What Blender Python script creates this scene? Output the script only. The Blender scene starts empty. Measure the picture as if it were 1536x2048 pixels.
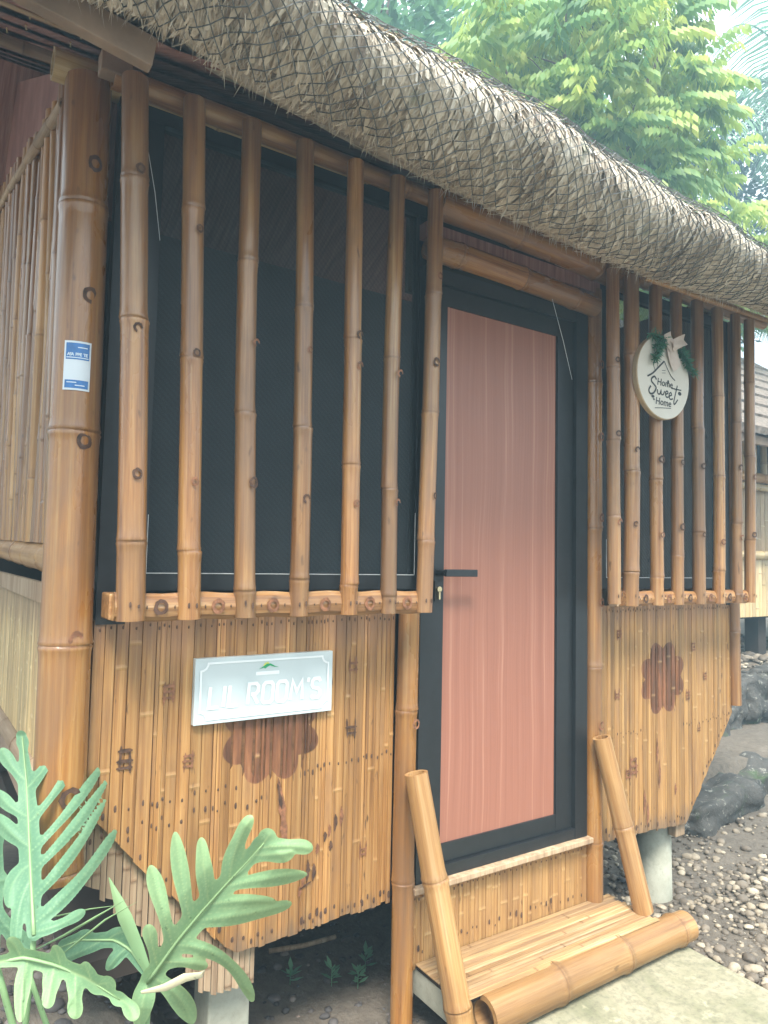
import bpy, math, random
import numpy as np
from mathutils import Vector, Matrix, Euler

random.seed(7)
rng = np.random.default_rng(7)
S = bpy.context.scene
COL = S.collection

# ------------------------------------------------------------------ camera
CAM = Vector((-1.490, -1.884, 1.480))
YAW, PITCH, ROLL = math.radians(33.404), math.radians(3.819), math.radians(1.204)
cd = bpy.data.cameras.new('camera')
cam = bpy.data.objects.new('camera', cd)
COL.objects.link(cam)
S.camera = cam
fw = Vector((math.sin(YAW) * math.cos(PITCH), math.cos(YAW) * math.cos(PITCH), math.sin(PITCH)))
rt = Vector((math.cos(YAW), -math.sin(YAW), 0))
up = rt.cross(fw)
r2 = math.cos(ROLL) * rt + math.sin(ROLL) * up
u2 = -math.sin(ROLL) * rt + math.cos(ROLL) * up
M = Matrix((r2, u2, -fw)).transposed().to_4x4()
M.translation = CAM
cam.matrix_world = M
cd.sensor_fit = 'VERTICAL'
cd.sensor_height = 36.0
cd.lens = 36.0 * 1420.0 / 2048.0
cd.clip_start = 0.02
cd.clip_end = 2000.0

# ------------------------------------------------------------------ world, sun, exposure
SUN_EL, SUN_AZ = math.radians(57), math.radians(214)      # azimuth: direction the light comes from, clockwise from +Y
w = bpy.data.worlds.new('World')
S.world = w
w.use_nodes = True
nt = w.node_tree
for n in list(nt.nodes):
    nt.nodes.remove(n)
sky = nt.nodes.new('ShaderNodeTexSky')
sky.sky_type = 'NISHITA'
sky.sun_disc = False
sky.sun_elevation = SUN_EL
sky.sun_rotation = SUN_AZ
sky.air_density = 1.0
sky.dust_density = 6.0
sky.ozone_density = 1.0
mixw = nt.nodes.new('ShaderNodeMixRGB')
mixw.inputs[0].default_value = 0.80                      # a closed, even cloud layer over the clear sky
# overcast luminance: three times brighter overhead than at the horizon
gx = nt.nodes.new('ShaderNodeTexCoord'); sp_ = nt.nodes.new('ShaderNodeSeparateXYZ'); nt.links.new(gx.outputs['Generated'], sp_.inputs[0])
mz = nt.nodes.new('ShaderNodeMapRange'); nt.links.new(sp_.outputs['Z'], mz.inputs[0])
mz.inputs[1].default_value = 0.0; mz.inputs[2].default_value = 1.0; mz.inputs[3].default_value = 1/3; mz.inputs[4].default_value = 1.0
vm = nt.nodes.new('ShaderNodeVectorMath'); vm.operation = 'SCALE'; vm.inputs[0].default_value = (15.5, 16.6, 17.2); nt.links.new(mz.outputs[0], vm.inputs['Scale'])
nt.links.new(vm.outputs[0], mixw.inputs[2])
nt.links.new(sky.outputs[0], mixw.inputs[1])
bg = nt.nodes.new('ShaderNodeBackground')
bg.inputs[1].default_value = 0.10
nt.links.new(mixw.outputs[0], bg.inputs[0])
ow = nt.nodes.new('ShaderNodeOutputWorld')
nt.links.new(bg.outputs[0], ow.inputs[0])
sl = bpy.data.lights.new('sun', 'SUN')
sl.energy = 3.0
sl.angle = math.radians(18)
sl.color = (1.0, 0.95, 0.88)
so = bpy.data.objects.new('sun', sl)
COL.objects.link(so)
sd = Vector((math.sin(SUN_AZ) * math.cos(SUN_EL), math.cos(SUN_AZ) * math.cos(SUN_EL), math.sin(SUN_EL)))
so.rotation_euler = sd.to_track_quat('Z', 'Y').to_euler()
so.location = (-3, -4, 8)
S.view_settings.view_transform = 'Standard'
S.view_settings.look = 'None'
S.view_settings.gamma = 1.0
S.view_settings.use_curve_mapping = False
S.view_settings.exposure = 1.60
S.render.engine = 'CYCLES'
S.cycles.use_denoising = True
S.cycles.max_bounces = 6
S.cycles.transparent_max_bounces = 24
S.cycles.volume_bounces = 0

# ------------------------------------------------------------------ helpers
def link(o):
    COL.objects.link(o)
    return o

def wm(o):
    m = o.matrix_basis.copy()
    if o.parent:
        m = wm(o.parent) @ o.matrix_parent_inverse @ m
    return m

def attach(c, p):
    if p is not None:
        c.parent = p
        c.matrix_parent_inverse = wm(p).inverted()
    return c

def tag(o, label=None, cat=None, group=None, kind=None):
    if label: o['label'] = label
    if cat: o['category'] = cat
    if group: o['group'] = group
    if kind: o['kind'] = kind
    return o

def empty(name, loc, label=None, cat=None, group=None):
    o = link(bpy.data.objects.new(name, None))
    o.empty_display_size = 0.1
    o.location = loc
    return tag(o, label, cat, group)

class MB:
    def __init__(s):
        s.v = []; s.f = []; s.m = []; s.a = {}
    def add(s, verts, faces, mi=0, **attrs):
        b = len(s.v)
        s.v += [tuple(v) for v in verts]
        s.f += [tuple(i + b for i in f) for f in faces]
        s.m += [mi] * len(faces)
        for k, val in attrs.items():
            L = s.a.setdefault(k, [])
            L += [0.0] * (b - len(L))
            L += list(val) if hasattr(val, '__len__') else [val] * len(verts)
        return b
    def box(s, a, b, mi=0):
        x0, y0, z0 = a; x1, y1, z1 = b
        s.add([(x0,y0,z0),(x1,y0,z0),(x1,y1,z0),(x0,y1,z0),(x0,y0,z1),(x1,y0,z1),(x1,y1,z1),(x0,y1,z1)],
              [(0,3,2,1),(4,5,6,7),(0,1,5,4),(1,2,6,5),(2,3,7,6),(3,0,4,7)], mi)
    def tube(s, pts, radii, n=8, mi=0, cap=True, **attrs):
        pts = [Vector(p) for p in pts]
        if not hasattr(radii, '__len__'): radii = [radii] * len(pts)
        V = []; F = []
        prev = None
        for i, p in enumerate(pts):
            d = (pts[min(i + 1, len(pts) - 1)] - pts[max(i - 1, 0)])
            d = d.normalized() if d.length > 1e-9 else Vector((0, 0, 1))
            if prev is None:
                a = d.cross(Vector((0, 0, 1)))
                if a.length < 1e-3: a = d.cross(Vector((0, 1, 0)))
                a.normalize()
            else:
                a = (prev - d * prev.dot(d)).normalized()
            prev = a
            b = d.cross(a)
            for k in range(n):
                t = 2 * math.pi * k / n
                V.append(p + (a * math.cos(t) + b * math.sin(t)) * radii[i])
        for i in range(len(pts) - 1):
            for k in range(n):
                k2 = (k + 1) % n
                F.append((i*n+k, i*n+k2, (i+1)*n+k2, (i+1)*n+k))
        if cap:
            F.append(tuple(reversed(range(n))))
            F.append(tuple(range((len(pts)-1)*n, len(pts)*n)))
        s.add(V, F, mi, **attrs)
    def mesh(s, name, mats, smooth=False):
        me = bpy.data.meshes.new(name)
        me.from_pydata(s.v, [], s.f)
        if not isinstance(mats, (list, tuple)): mats = [mats]
        for m in mats: me.materials.append(m)
        if len(mats) > 1: me.polygons.foreach_set('material_index', s.m)
        for k, L in s.a.items():
            L += [0.0] * (len(s.v) - len(L))
            at = me.attributes.new(k, 'FLOAT', 'POINT')
            at.data.foreach_set('value', L)
        if smooth: me.polygons.foreach_set('use_smooth', [True] * len(s.f))
        me.update()
        return me
    def build(s, name, mats, parent=None, smooth=False, loc=None):
        o = link(bpy.data.objects.new(name, s.mesh(name, mats, smooth)))
        if loc is not None: o.location = loc
        return attach(o, parent)

def boxo(name, a, b, mat, parent=None, bevel=0.0):
    """box between corners with its origin at the centre of its base"""
    c = Vector(((a[0]+b[0])/2, (a[1]+b[1])/2, min(a[2], b[2])))
    m = MB(); m.box(Vector(a) - c, Vector(b) - c)
    o = m.build(name, mat, parent, loc=c)
    if bevel:
        md = o.modifiers.new('bevel', 'BEVEL'); md.width = bevel; md.segments = 2
    return o

# ------------------------------------------------------------------ materials
def new_mat(name):
    m = bpy.data.materials.new(name); m.use_nodes = True
    t = m.node_tree
    return m, t, t.nodes['Principled BSDF']

def N(t, typ, **kw):
    n = t.nodes.new(typ)
    for k, v in kw.items():
        if k == 'inp':
            for i, val in v.items(): n.inputs[i].default_value = val
        else: setattr(n, k, v)
    return n

def ramp(t, fac, stops, interp='LINEAR'):
    n = t.nodes.new('ShaderNodeValToRGB')
    n.color_ramp.interpolation = interp
    e = n.color_ramp.elements
    while len(e) < len(stops): e.new(0.5)
    for el, (p, c) in zip(e, stops):
        el.position = p
        el.color = (c[0], c[1], c[2], 1) if hasattr(c, '__len__') else (c, c, c, 1)
    t.links.new(fac, n.inputs[0])
    return n.outputs[0]

def noise(t, vec, scale=5, detail=4, rough=0.55, dist=0.0, dims='3D'):
    n = N(t, 'ShaderNodeTexNoise')
    n.noise_dimensions = dims
    n.inputs['Scale'].default_value = scale
    n.inputs['Detail'].default_value = detail
    n.inputs['Roughness'].default_value = rough
    n.inputs['Distortion'].default_value = dist
    if vec is not None: t.links.new(vec, n.inputs['Vector'])
    return n.outputs['Fac']

def mapping(t, vec, scale=(1,1,1), loc=(0,0,0)):
    n = N(t, 'ShaderNodeMapping')
    n.inputs['Scale'].default_value = scale
    n.inputs['Location'].default_value = loc
    t.links.new(vec, n.inputs['Vector'])
    return n.outputs[0]

def mix(t, fac, a, b, mode='MIX'):
    n = N(t, 'ShaderNodeMixRGB', blend_type=mode)
    for i, v in ((0, fac), (1, a), (2, b)):
        if hasattr(v, 'is_output') or isinstance(v, bpy.types.NodeSocket): t.links.new(v, n.inputs[i])
        elif hasattr(v, '__len__'): n.inputs[i].default_value = (v[0], v[1], v[2], 1)
        else: n.inputs[i].default_value = v if i == 0 else (v, v, v, 1)
    return n.outputs[0]

def math_(t, op, a, b=None, clamp=False):
    n = N(t, 'ShaderNodeMath', operation=op, use_clamp=clamp)
    for i, v in ((0, a), (1, b)):
        if v is None: continue
        if isinstance(v, bpy.types.NodeSocket): t.links.new(v, n.inputs[i])
        else: n.inputs[i].default_value = v
    return n.outputs[0]

def bump(t, bsdf, h, strength=0.3, dist=0.01):
    n = N(t, 'ShaderNodeBump')
    n.inputs['Strength'].default_value = strength
    n.inputs['Distance'].default_value = dist
    t.links.new(h, n.inputs['Height'])
    t.links.new(n.outputs[0], bsdf.inputs['Normal'])

def objvec(t, rnd=30.0):
    """object coordinates shifted by a random amount for each object"""
    tc = N(t, 'ShaderNodeTexCoord'); oi = N(t, 'ShaderNodeObjectInfo')
    cx = N(t, 'ShaderNodeCombineXYZ')
    m = math_(t, 'MULTIPLY', oi.outputs['Random'], rnd)
    for i in range(3): t.links.new(m, cx.inputs[i])
    ad = N(t, 'ShaderNodeVectorMath', operation='ADD')
    t.links.new(tc.outputs['Object'], ad.inputs[0]); t.links.new(cx.outputs[0], ad.inputs[1])
    return ad.outputs[0], oi.outputs['Random']

def attr(t, name):
    n = N(t, 'ShaderNodeAttribute'); n.attribute_name = name
    return n.outputs['Fac']

def bamboo_mat(name, cols, rough=0.32, grey=(0.19, 0.115, 0.065), greyamt=0.6, axis=2, spot=True, sat=(0.8, 1.15)):
    m, t, b = new_mat(name)
    v, r = objvec(t)
    s = [55, 55, 55]; s[axis] = 1.3
    st = noise(t, mapping(t, v, tuple(s)), 1.0, 5, 0.6)
    base = ramp(t, st, [(0.30, cols[0]), (0.45, cols[1]), (0.57, cols[2]), (0.72, cols[3])])
    sf = [170, 170, 170]; sf[axis] = 5.0
    fib = noise(t, mapping(t, v, tuple(sf)), 1.0, 3, 0.7)
    base = mix(t, ramp(t, fib, [(0.52, 0.0), (0.72, 0.55)]), base, cols[0])
    base = mix(t, ramp(t, fib, [(0.28, 0.35), (0.42, 0.0)]), base, cols[3])
    s2 = [7, 7, 7]; s2[axis] = 2.2
    pt = noise(t, mapping(t, v, tuple(s2)), 1.0, 4, 0.6, 0.4)
    pm = ramp(t, pt, [(0.42, 0.0), (0.64, greyamt)])
    col = mix(t, pm, base, grey)
    if spot:
        s3 = [40, 40, 40]; s3[axis] = 14
        sp = noise(t, mapping(t, v, tuple(s3)), 1.0, 2, 0.5)
        sm = ramp(t, sp, [(0.70, 0.0), (0.78, 0.75)])
        col = mix(t, sm, col, (0.10, 0.05, 0.025))
    col = mix(t, math_(t, 'MULTIPLY', attr(t, 'seg'), 0.40), col, tuple(c * 0.40 for c in cols[1]))
    rg = attr(t, 'ring')
    col = mix(t, math_(t, 'MULTIPLY', rg, 0.6), col, (0.13, 0.06, 0.025))
    hs = N(t, 'ShaderNodeHueSaturation')
    vv = N(t, 'ShaderNodeMapRange'); t.links.new(r, vv.inputs[0]); vv.inputs[3].default_value = sat[0]; vv.inputs[4].default_value = sat[1]
    t.links.new(vv.outputs[0], hs.inputs['Value']); t.links.new(col, hs.inputs['Color'])
    t.links.new(hs.outputs[0], b.inputs['Base Color'])
    rr = ramp(t, pt, [(0.3, rough - 0.08), (0.7, rough + 0.25)])
    t.links.new(rr, b.inputs['Roughness'])
    bump(t, b, mix(t, 0.5, st, fib), 0.4, 0.004)
    if rough < 0.36:
        b.inputs['Coat Weight'].default_value = 0.45; b.inputs['Coat Roughness'].default_value = 0.16
    return m

def plain_mat(name, col, rough=0.5, var=0.25, scale=6.0, metallic=0.0, spec=0.5, bumps=0.0):
    m, t, b = new_mat(name)
    v, r = objvec(t)
    n = noise(t, v, scale, 5, 0.6)
    lo = tuple(c * (1 - var) for c in col); hi = tuple(min(1, c * (1 + var)) for c in col)
    t.links.new(ramp(t, n, [(0.3, lo), (0.7, hi)]), b.inputs['Base Color'])
    b.inputs['Roughness'].default_value = rough
    b.inputs['Metallic'].default_value = metallic
    b.inputs['Specular IOR Level'].default_value = spec
    if bumps: bump(t, b, noise(t, v, scale * 6, 5, 0.7), bumps, 0.01)
    return m

TAN = [(0.17, 0.070, 0.024), (0.32, 0.148, 0.050), (0.42, 0.220, 0.080), (0.53, 0.335, 0.15)]
ORG = [(0.18, 0.070, 0.018), (0.33, 0.140, 0.036), (0.41, 0.195, 0.052), (0.50, 0.29, 0.11)]
PALE = [(0.42, 0.27, 0.11), (0.58, 0.42, 0.19), (0.66, 0.50, 0.26), (0.74, 0.60, 0.35)]
GREYB = [(0.24, 0.16, 0.095), (0.38, 0.265, 0.165), (0.46, 0.34, 0.215), (0.56, 0.44, 0.30)]
M_slat = bamboo_mat('varnished_bamboo', TAN, 0.30)
M_post = bamboo_mat('orange_bamboo', ORG, 0.22, greyamt=0.6, sat=(0.95, 1.05))
M_palepole = bamboo_mat('pale_bamboo', PALE, 0.35, greyamt=0.45)
M_rail = bamboo_mat('worn_bamboo', [(0.28, 0.13, 0.045), (0.44, 0.235, 0.085), (0.52, 0.30, 0.12), (0.62, 0.42, 0.22)], 0.38, greyamt=0.3)
M_grey = bamboo_mat('weathered_bamboo', GREYB, 0.7, greyamt=0.5)
M_tread = bamboo_mat('trodden_bamboo', [(0.36, 0.23, 0.10), (0.52, 0.36, 0.17), (0.60, 0.45, 0.25), (0.70, 0.57, 0.36)], 0.6, greyamt=0.35, axis=0, spot=False)
M_sillx = bamboo_mat('sill_bamboo', TAN, 0.30, axis=0, greyamt=0.35)

def strip_mat(name, cols, flowers=(), value=(0.70, 1.18), foot=True):
    """split bamboo: streaks, per-strip tone, and the burnt flower motifs in wall coordinates"""
    m, t, b = new_mat(name)
    v, r = objvec(t)
    st = noise(t, mapping(t, v, (90, 90, 1.6)), 1.0, 5, 0.65)
    base = ramp(t, st, [(0.30, cols[0]), (0.45, cols[1]), (0.58, cols[2]), (0.74, cols[3])])
    fib = noise(t, mapping(t, v, (260, 260, 6)), 1.0, 3, 0.7)
    base = mix(t, ramp(t, fib, [(0.52, 0.0), (0.74, 0.5)]), base, cols[0])
    pt = noise(t, mapping(t, v, (9, 9, 3)), 1.0, 4, 0.65)
    col = mix(t, ramp(t, pt, [(0.48, 0.0), (0.72, 0.7)]), base, (0.22, 0.12, 0.06))
    sp = noise(t, mapping(t, v, (70, 70, 16)), 1.0, 2, 0.5)
    col = mix(t, ramp(t, sp, [(0.69, 0.0), (0.77, 0.8)]), col, (0.07, 0.035, 0.02))
    geo = N(t, 'ShaderNodeNewGeometry')
    sx = N(t, 'ShaderNodeSeparateXYZ'); t.links.new(geo.outputs['Position'], sx.inputs[0])
    wn = noise(t, mapping(t, geo.outputs['Position'], (14, 14, 5)), 1.0, 3, 0.6)
    wcol = noise(t, mapping(t, geo.outputs['Position'], (45, 45, 5)), 1.0, 4, 0.6)
    # weathered grey with the sill's shade painted in, in uneven tongues, under the window sill
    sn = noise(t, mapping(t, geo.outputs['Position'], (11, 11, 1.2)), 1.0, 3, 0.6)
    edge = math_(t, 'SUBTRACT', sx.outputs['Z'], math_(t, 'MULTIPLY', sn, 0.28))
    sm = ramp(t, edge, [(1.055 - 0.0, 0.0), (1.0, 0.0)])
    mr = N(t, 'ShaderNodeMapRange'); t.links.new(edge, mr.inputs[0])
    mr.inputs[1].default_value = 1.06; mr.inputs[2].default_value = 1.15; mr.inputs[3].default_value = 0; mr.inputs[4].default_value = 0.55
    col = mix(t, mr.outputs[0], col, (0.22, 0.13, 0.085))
    # rotten grey foot of the strips
    ed2 = math_(t, 'ADD', sx.outputs['Z'], math_(t, 'MULTIPLY', math_(t, 'SUBTRACT', wcol, 0.5), 0.22))
    mr2 = N(t, 'ShaderNodeMapRange'); t.links.new(ed2, mr2.inputs[0])
    mr2.inputs[1].default_value = 0.44; mr2.inputs[2].default_value = 0.37; mr2.inputs[3].default_value = 0; mr2.inputs[4].default_value = 0.8 if foot else 0.0
    col = mix(t, mr2.outputs[0], col, (0.17, 0.115, 0.075))
    for (cx, cz, rad, pet) in flowers:
        dx = math_(t, 'SUBTRACT', sx.outputs['X'], cx); dz = math_(t, 'SUBTRACT', sx.outputs['Z'], cz)
        dist = math_(t, 'SQRT', math_(t, 'ADD', math_(t, 'MULTIPLY', dx, dx), math_(t, 'MULTIPLY', dz, dz)))
        ang = math_(t, 'ARCTAN2', dz, dx)
        lob = math_(t, 'ABSOLUTE', math_(t, 'SINE', math_(t, 'MULTIPLY', ang, pet / 2.0)))
        rr_ = math_(t, 'ADD', rad * 0.80, math_(t, 'MULTIPLY', lob, rad * 0.26))
        rr_ = math_(t, 'ADD', rr_, math_(t, 'MULTIPLY', math_(t, 'SUBTRACT', wn, 0.5), rad * 0.12))
        mk = math_(t, 'MULTIPLY', math_(t, 'SUBTRACT', rr_, dist), 260.0, clamp=True)
        fc = ramp(t, wcol, [(0.3, (0.05, 0.022, 0.014)), (0.5, (0.16, 0.06, 0.03)), (0.62, (0.25, 0.10, 0.045)), (0.75, (0.33, 0.17, 0.08))])
        col = mix(t, math_(t, 'MULTIPLY', mk, 0.93), col, fc)
    rg = attr(t, 'ring')
    col = mix(t, math_(t, 'MULTIPLY', rg, 0.45), col, cols[3])
    hs = N(t, 'ShaderNodeHueSaturation')
    vv = N(t, 'ShaderNodeMapRange'); t.links.new(r, vv.inputs[0]); vv.inputs[3].default_value = value[0]; vv.inputs[4].default_value = value[1]
    t.links.new(vv.outputs[0], hs.inputs['Value']); t.links.new(col, hs.inputs['Color'])
    t.links.new(hs.outputs[0], b.inputs['Base Color'])
    b.inputs['Roughness'].default_value = 0.42
    bump(t, b, st, 0.35, 0.004)
    return m

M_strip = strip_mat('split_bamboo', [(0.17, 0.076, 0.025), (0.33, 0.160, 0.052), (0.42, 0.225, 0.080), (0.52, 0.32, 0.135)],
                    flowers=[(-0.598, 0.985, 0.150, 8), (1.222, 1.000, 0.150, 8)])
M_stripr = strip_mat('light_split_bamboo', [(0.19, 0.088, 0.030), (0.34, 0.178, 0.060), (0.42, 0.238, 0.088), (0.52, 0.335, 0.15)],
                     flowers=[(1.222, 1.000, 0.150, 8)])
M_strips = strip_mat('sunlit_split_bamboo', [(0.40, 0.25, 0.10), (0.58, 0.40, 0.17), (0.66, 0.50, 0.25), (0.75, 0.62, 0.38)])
M_riser = strip_mat('riser_split_bamboo', [(0.20, 0.095, 0.035), (0.33, 0.180, 0.066), (0.41, 0.240, 0.095), (0.50, 0.33, 0.15)], foot=False, value=(0.92, 1.08))
M_burn = plain_mat('burnt_mark', (0.075, 0.036, 0.02), 0.75, 0.6, 60)
M_burn2 = plain_mat('faint_burnt_mark', (0.20, 0.085, 0.04), 0.7, 0.6, 60)
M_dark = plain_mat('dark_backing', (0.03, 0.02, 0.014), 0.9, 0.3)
M_back = plain_mat('brown_backing', (0.13, 0.062, 0.026), 0.9, 0.4, 40)
M_black = plain_mat('black_aluminium', (0.014, 0.016, 0.018), 0.36, 0.15, 30)
M_brass = plain_mat('brass', (0.75, 0.62, 0.38), 0.25, 0.1, metallic=1.0)
M_whiteline = plain_mat('white_spline', (0.62, 0.63, 0.62), 0.6, 0.2, 40)
M_plank = plain_mat('bare_lumber', (0.27, 0.185, 0.125), 0.65, 0.25, 9)
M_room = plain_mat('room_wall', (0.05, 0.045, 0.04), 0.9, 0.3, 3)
M_nail = plain_mat('nail_stain', (0.085, 0.045, 0.028), 0.75, 0.5, 80)
M_wire = plain_mat('net_cord', (0.10, 0.105, 0.10), 0.7, 0.3, 40)

def door_mat():
    m, t, b = new_mat('cedar_laminate')
    tc = N(t, 'ShaderNodeTexCoord')
    v = tc.outputs['Object']
    warp = noise(t, mapping(t, v, (3, 3, 1.1)), 1.0, 2, 0.5)
    sx = N(t, 'ShaderNodeSeparateXYZ'); t.links.new(v, sx.inputs[0])
    xx = math_(t, 'ADD', sx.outputs['X'], math_(t, 'MULTIPLY', warp, 0.06))
    cx = N(t, 'ShaderNodeCombineXYZ'); t.links.new(xx, cx.inputs[0]); t.links.new(sx.outputs['Z'], cx.inputs[2])
    g1 = noise(t, mapping(t, cx.outputs[0], (46, 1, 0.28)), 1.0, 6, 0.66)
    g2 = noise(t, mapping(t, cx.outputs[0], (150, 1, 2.2)), 1.0, 3, 0.6)
    col = ramp(t, g1, [(0.26, (0.255, 0.103, 0.068)), (0.42, (0.29, 0.120, 0.079)), (0.57, (0.315, 0.134, 0.088)), (0.645, (0.40, 0.195, 0.132)), (0.70, (0.30, 0.126, 0.083))])
    col = mix(t, ramp(t, g2, [(0.45, 0.0), (0.78, 0.45)]), col, (0.22, 0.085, 0.056))
    t.links.new(col, b.inputs['Base Color'])
    b.inputs['Roughness'].default_value = 0.45
    return m
M_door = door_mat()

def screen_mat():
    m, t, b = new_mat('insect_screen')
    out = [n for n in t.nodes if n.type == 'OUTPUT_MATERIAL'][0]
    b.inputs['Base Color'].default_value = (0.045, 0.06, 0.068, 1)
    b.inputs['Roughness'].default_value = 0.6
    tr = N(t, 'ShaderNodeBsdfTransparent')
    tc = N(t, 'ShaderNodeTexCoord')
    wv = N(t, 'ShaderNodeTexWave'); wv.wave_type = 'BANDS'; wv.bands_direction = 'DIAGONAL'
    wv.inputs['Scale'].default_value = 34.0
    t.links.new(tc.outputs['Object'], wv.inputs['Vector'])
    mx = N(t, 'ShaderNodeMixShader')
    t.links.new(ramp(t, wv.outputs['Fac'], [(0.3, 0.48), (0.8, 0.56)]), mx.inputs[0])
    t.links.new(tr.outputs[0], mx.inputs[1]); t.links.new(b.outputs[0], mx.inputs[2])
    t.links.new(mx.outputs[0], out.inputs[0])
    return m
M_screen = screen_mat()

def leaf_mat(name, lo, hi, vein=None, trans=0.35, rough=0.45, tone_cols=None, spec=0.4):
    m, t, b = new_mat(name)
    out = [n for n in t.nodes if n.type == 'OUTPUT_MATERIAL'][0]
    v, r = objvec(t)
    tone = attr(t, 'tone')
    n = noise(t, v, 7.0, 4, 0.6)
    f = math_(t, 'ADD', math_(t, 'MULTIPLY', tone, 0.8), math_(t, 'MULTIPLY', math_(t, 'SUBTRACT', n, 0.4), 0.5), clamp=True)
    col = ramp(t, f, tone_cols or [(0.0, lo), (1.0, hi)])
    sp_n = noise(t, v, 60.0, 2, 0.5)
    col = mix(t, ramp(t, sp_n, [(0.70, 0.0), (0.76, 0.5)]), col, (0.05, 0.09, 0.04))
    if vein:
        col = mix(t, attr(t, 'vein'), col, vein)
    t.links.new(col, b.inputs['Base Color'])
    b.inputs['Roughness'].default_value = rough
    b.inputs['Specular IOR Level'].default_value = spec
    tl = N(t, 'ShaderNodeBsdfTranslucent')
    t.links.new(col, tl.inputs['Color'])
    mx = N(t, 'ShaderNodeMixShader'); mx.inputs[0].default_value = trans
    t.links.new(b.outputs[0], mx.inputs[1]); t.links.new(tl.outputs[0], mx.inputs[2])
    t.links.new(mx.outputs[0], out.inputs[0])
    return m
M_phil = leaf_mat('philodendron_leaf', (0.11, 0.25, 0.155), (0.22, 0.40, 0.23), vein=(0.34, 0.52, 0.28), trans=0.35, rough=0.5, spec=0.3)
M_phil2 = leaf_mat('young_philodendron_leaf', (0.19, 0.36, 0.195), (0.35, 0.51, 0.25), vein=(0.45, 0.60, 0.30), trans=0.35, rough=0.52, spec=0.3)
M_stalk = leaf_mat('leaf_stalk', (0.16, 0.30, 0.13), (0.30, 0.44, 0.22), trans=0.1)
M_dryleaf = leaf_mat('dry_leaf', (0.55, 0.50, 0.32), (0.68, 0.64, 0.46), trans=0.2)
M_yel = leaf_mat('yellow_green_leaf', 0, 0, trans=0.5, tone_cols=[(0.0, (0.10, 0.22, 0.09)), (0.3, (0.22, 0.38, 0.12)), (0.6, (0.45, 0.56, 0.14)), (1.0, (0.68, 0.68, 0.18))])
M_grn = leaf_mat('mid_green_leaf', (0.05, 0.14, 0.07), (0.20, 0.36, 0.15), trans=0.4)
M_drk = leaf_mat('dark_green_leaf', (0.015, 0.045, 0.03), (0.05, 0.10, 0.055), trans=0.25)
M_palm = leaf_mat('palm_leaflet', (0.09, 0.22, 0.12), (0.27, 0.42, 0.24), trans=0.4, rough=0.3)
M_bark = plain_mat('grey_bark', (0.12, 0.09, 0.065), 0.9, 0.4, 12, bumps=0.6)
M_fern = leaf_mat('plastic_fern', (0.02, 0.11, 0.055), (0.05, 0.20, 0.10), trans=0.15)

def straw_mat():
    m, t, b = new_mat('thatch_straw')
    tone = attr(t, 'tone')
    geo = N(t, 'ShaderNodeNewGeometry')
    n = noise(t, mapping(t, geo.outputs['Position'], (3.2, 3.2, 3.2)), 1.0, 4, 0.6)
    f = math_(t, 'ADD', math_(t, 'MULTIPLY', tone, 0.60), math_(t, 'MULTIPLY', math_(t, 'SUBTRACT', n, 0.29), 1.5), clamp=True)
    col = ramp(t, f, [(0.0, (0.09, 0.07, 0.056)), (0.22, (0.24, 0.19, 0.15)), (0.45, (0.47, 0.40, 0.31)), (0.7, (0.63, 0.55, 0.43)), (1.0, (0.72, 0.66, 0.56))])
    mossn = noise(t, mapping(t, geo.outputs['Position'], (9, 9, 9), (4, 2, 1)), 1.0, 3, 0.6)
    col = mix(t, ramp(t, mossn, [(0.62, 0.0), (0.74, 0.55)]), col, (0.07, 0.12, 0.06))
    t.links.new(col, b.inputs['Base Color'])
    b.inputs['Roughness'].default_value = 0.6
    return m
M_straw = straw_mat()

def nipa_mat():
    m, t, b = new_mat('nipa_underside')
    tc = N(t, 'ShaderNodeTexCoord')
    n1 = noise(t, mapping(t, tc.outputs['Object'], (60, 3, 3)), 1.0, 4, 0.6)
    col = ramp(t, n1, [(0.3, (0.17, 0.072, 0.056)), (0.5, (0.28, 0.125, 0.095)), (0.7, (0.38, 0.20, 0.15))])
    t.links.new(col, b.inputs['Base Color']); b.inputs['Roughness'].default_value = 0.8
    bump(t, b, n1, 0.5, 0.01)
    return m
M_nipa = nipa_mat()

def ground_mat():
    m, t, b = new_mat('dark_soil')
    geo = N(t, 'ShaderNodeNewGeometry')
    p = geo.outputs['Position']
    a = noise(t, p, 1.7, 6, 0.65); c = noise(t, p, 28, 5, 0.7)
    col = mix(t, 0.5, ramp(t, a, [(0.3, (0.06, 0.048, 0.036)), (0.7, (0.20, 0.165, 0.125))]), ramp(t, c, [(0.3, (0.05, 0.043, 0.035)), (0.75, (0.20, 0.175, 0.14))]))
    t.links.new(col, b.inputs['Base Color']); b.inputs['Roughness'].default_value = 0.95
    bump(t, b, c, 0.7, 0.02)
    return m
M_soil = ground_mat()

def path_mat():
    m, t, b = new_mat('mossy_concrete')
    geo = N(t, 'ShaderNodeNewGeometry')
    p = geo.outputs['Position']
    a = noise(t, p, 3.0, 6, 0.65, 0.6); c = noise(t, p, 55, 4, 0.7); s = noise(t, p, 11, 5, 0.7)
    col = ramp(t, a, [(0.34, (0.11, 0.12, 0.065)), (0.47, (0.22, 0.215, 0.135)), (0.62, (0.33, 0.305, 0.21))])
    col = mix(t, ramp(t, s, [(0.57, 0.0), (0.70, 0.8)]), col, (0.47, 0.44, 0.30))
    col = mix(t, ramp(t, c, [(0.32, 0.6), (0.55, 0.0)]), col, (0.12, 0.115, 0.08))
    t.links.new(col, b.inputs['Base Color']); b.inputs['Roughness'].default_value = 0.85
    bump(t, b, c, 0.35, 0.006)
    return m
M_path = path_mat()

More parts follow.
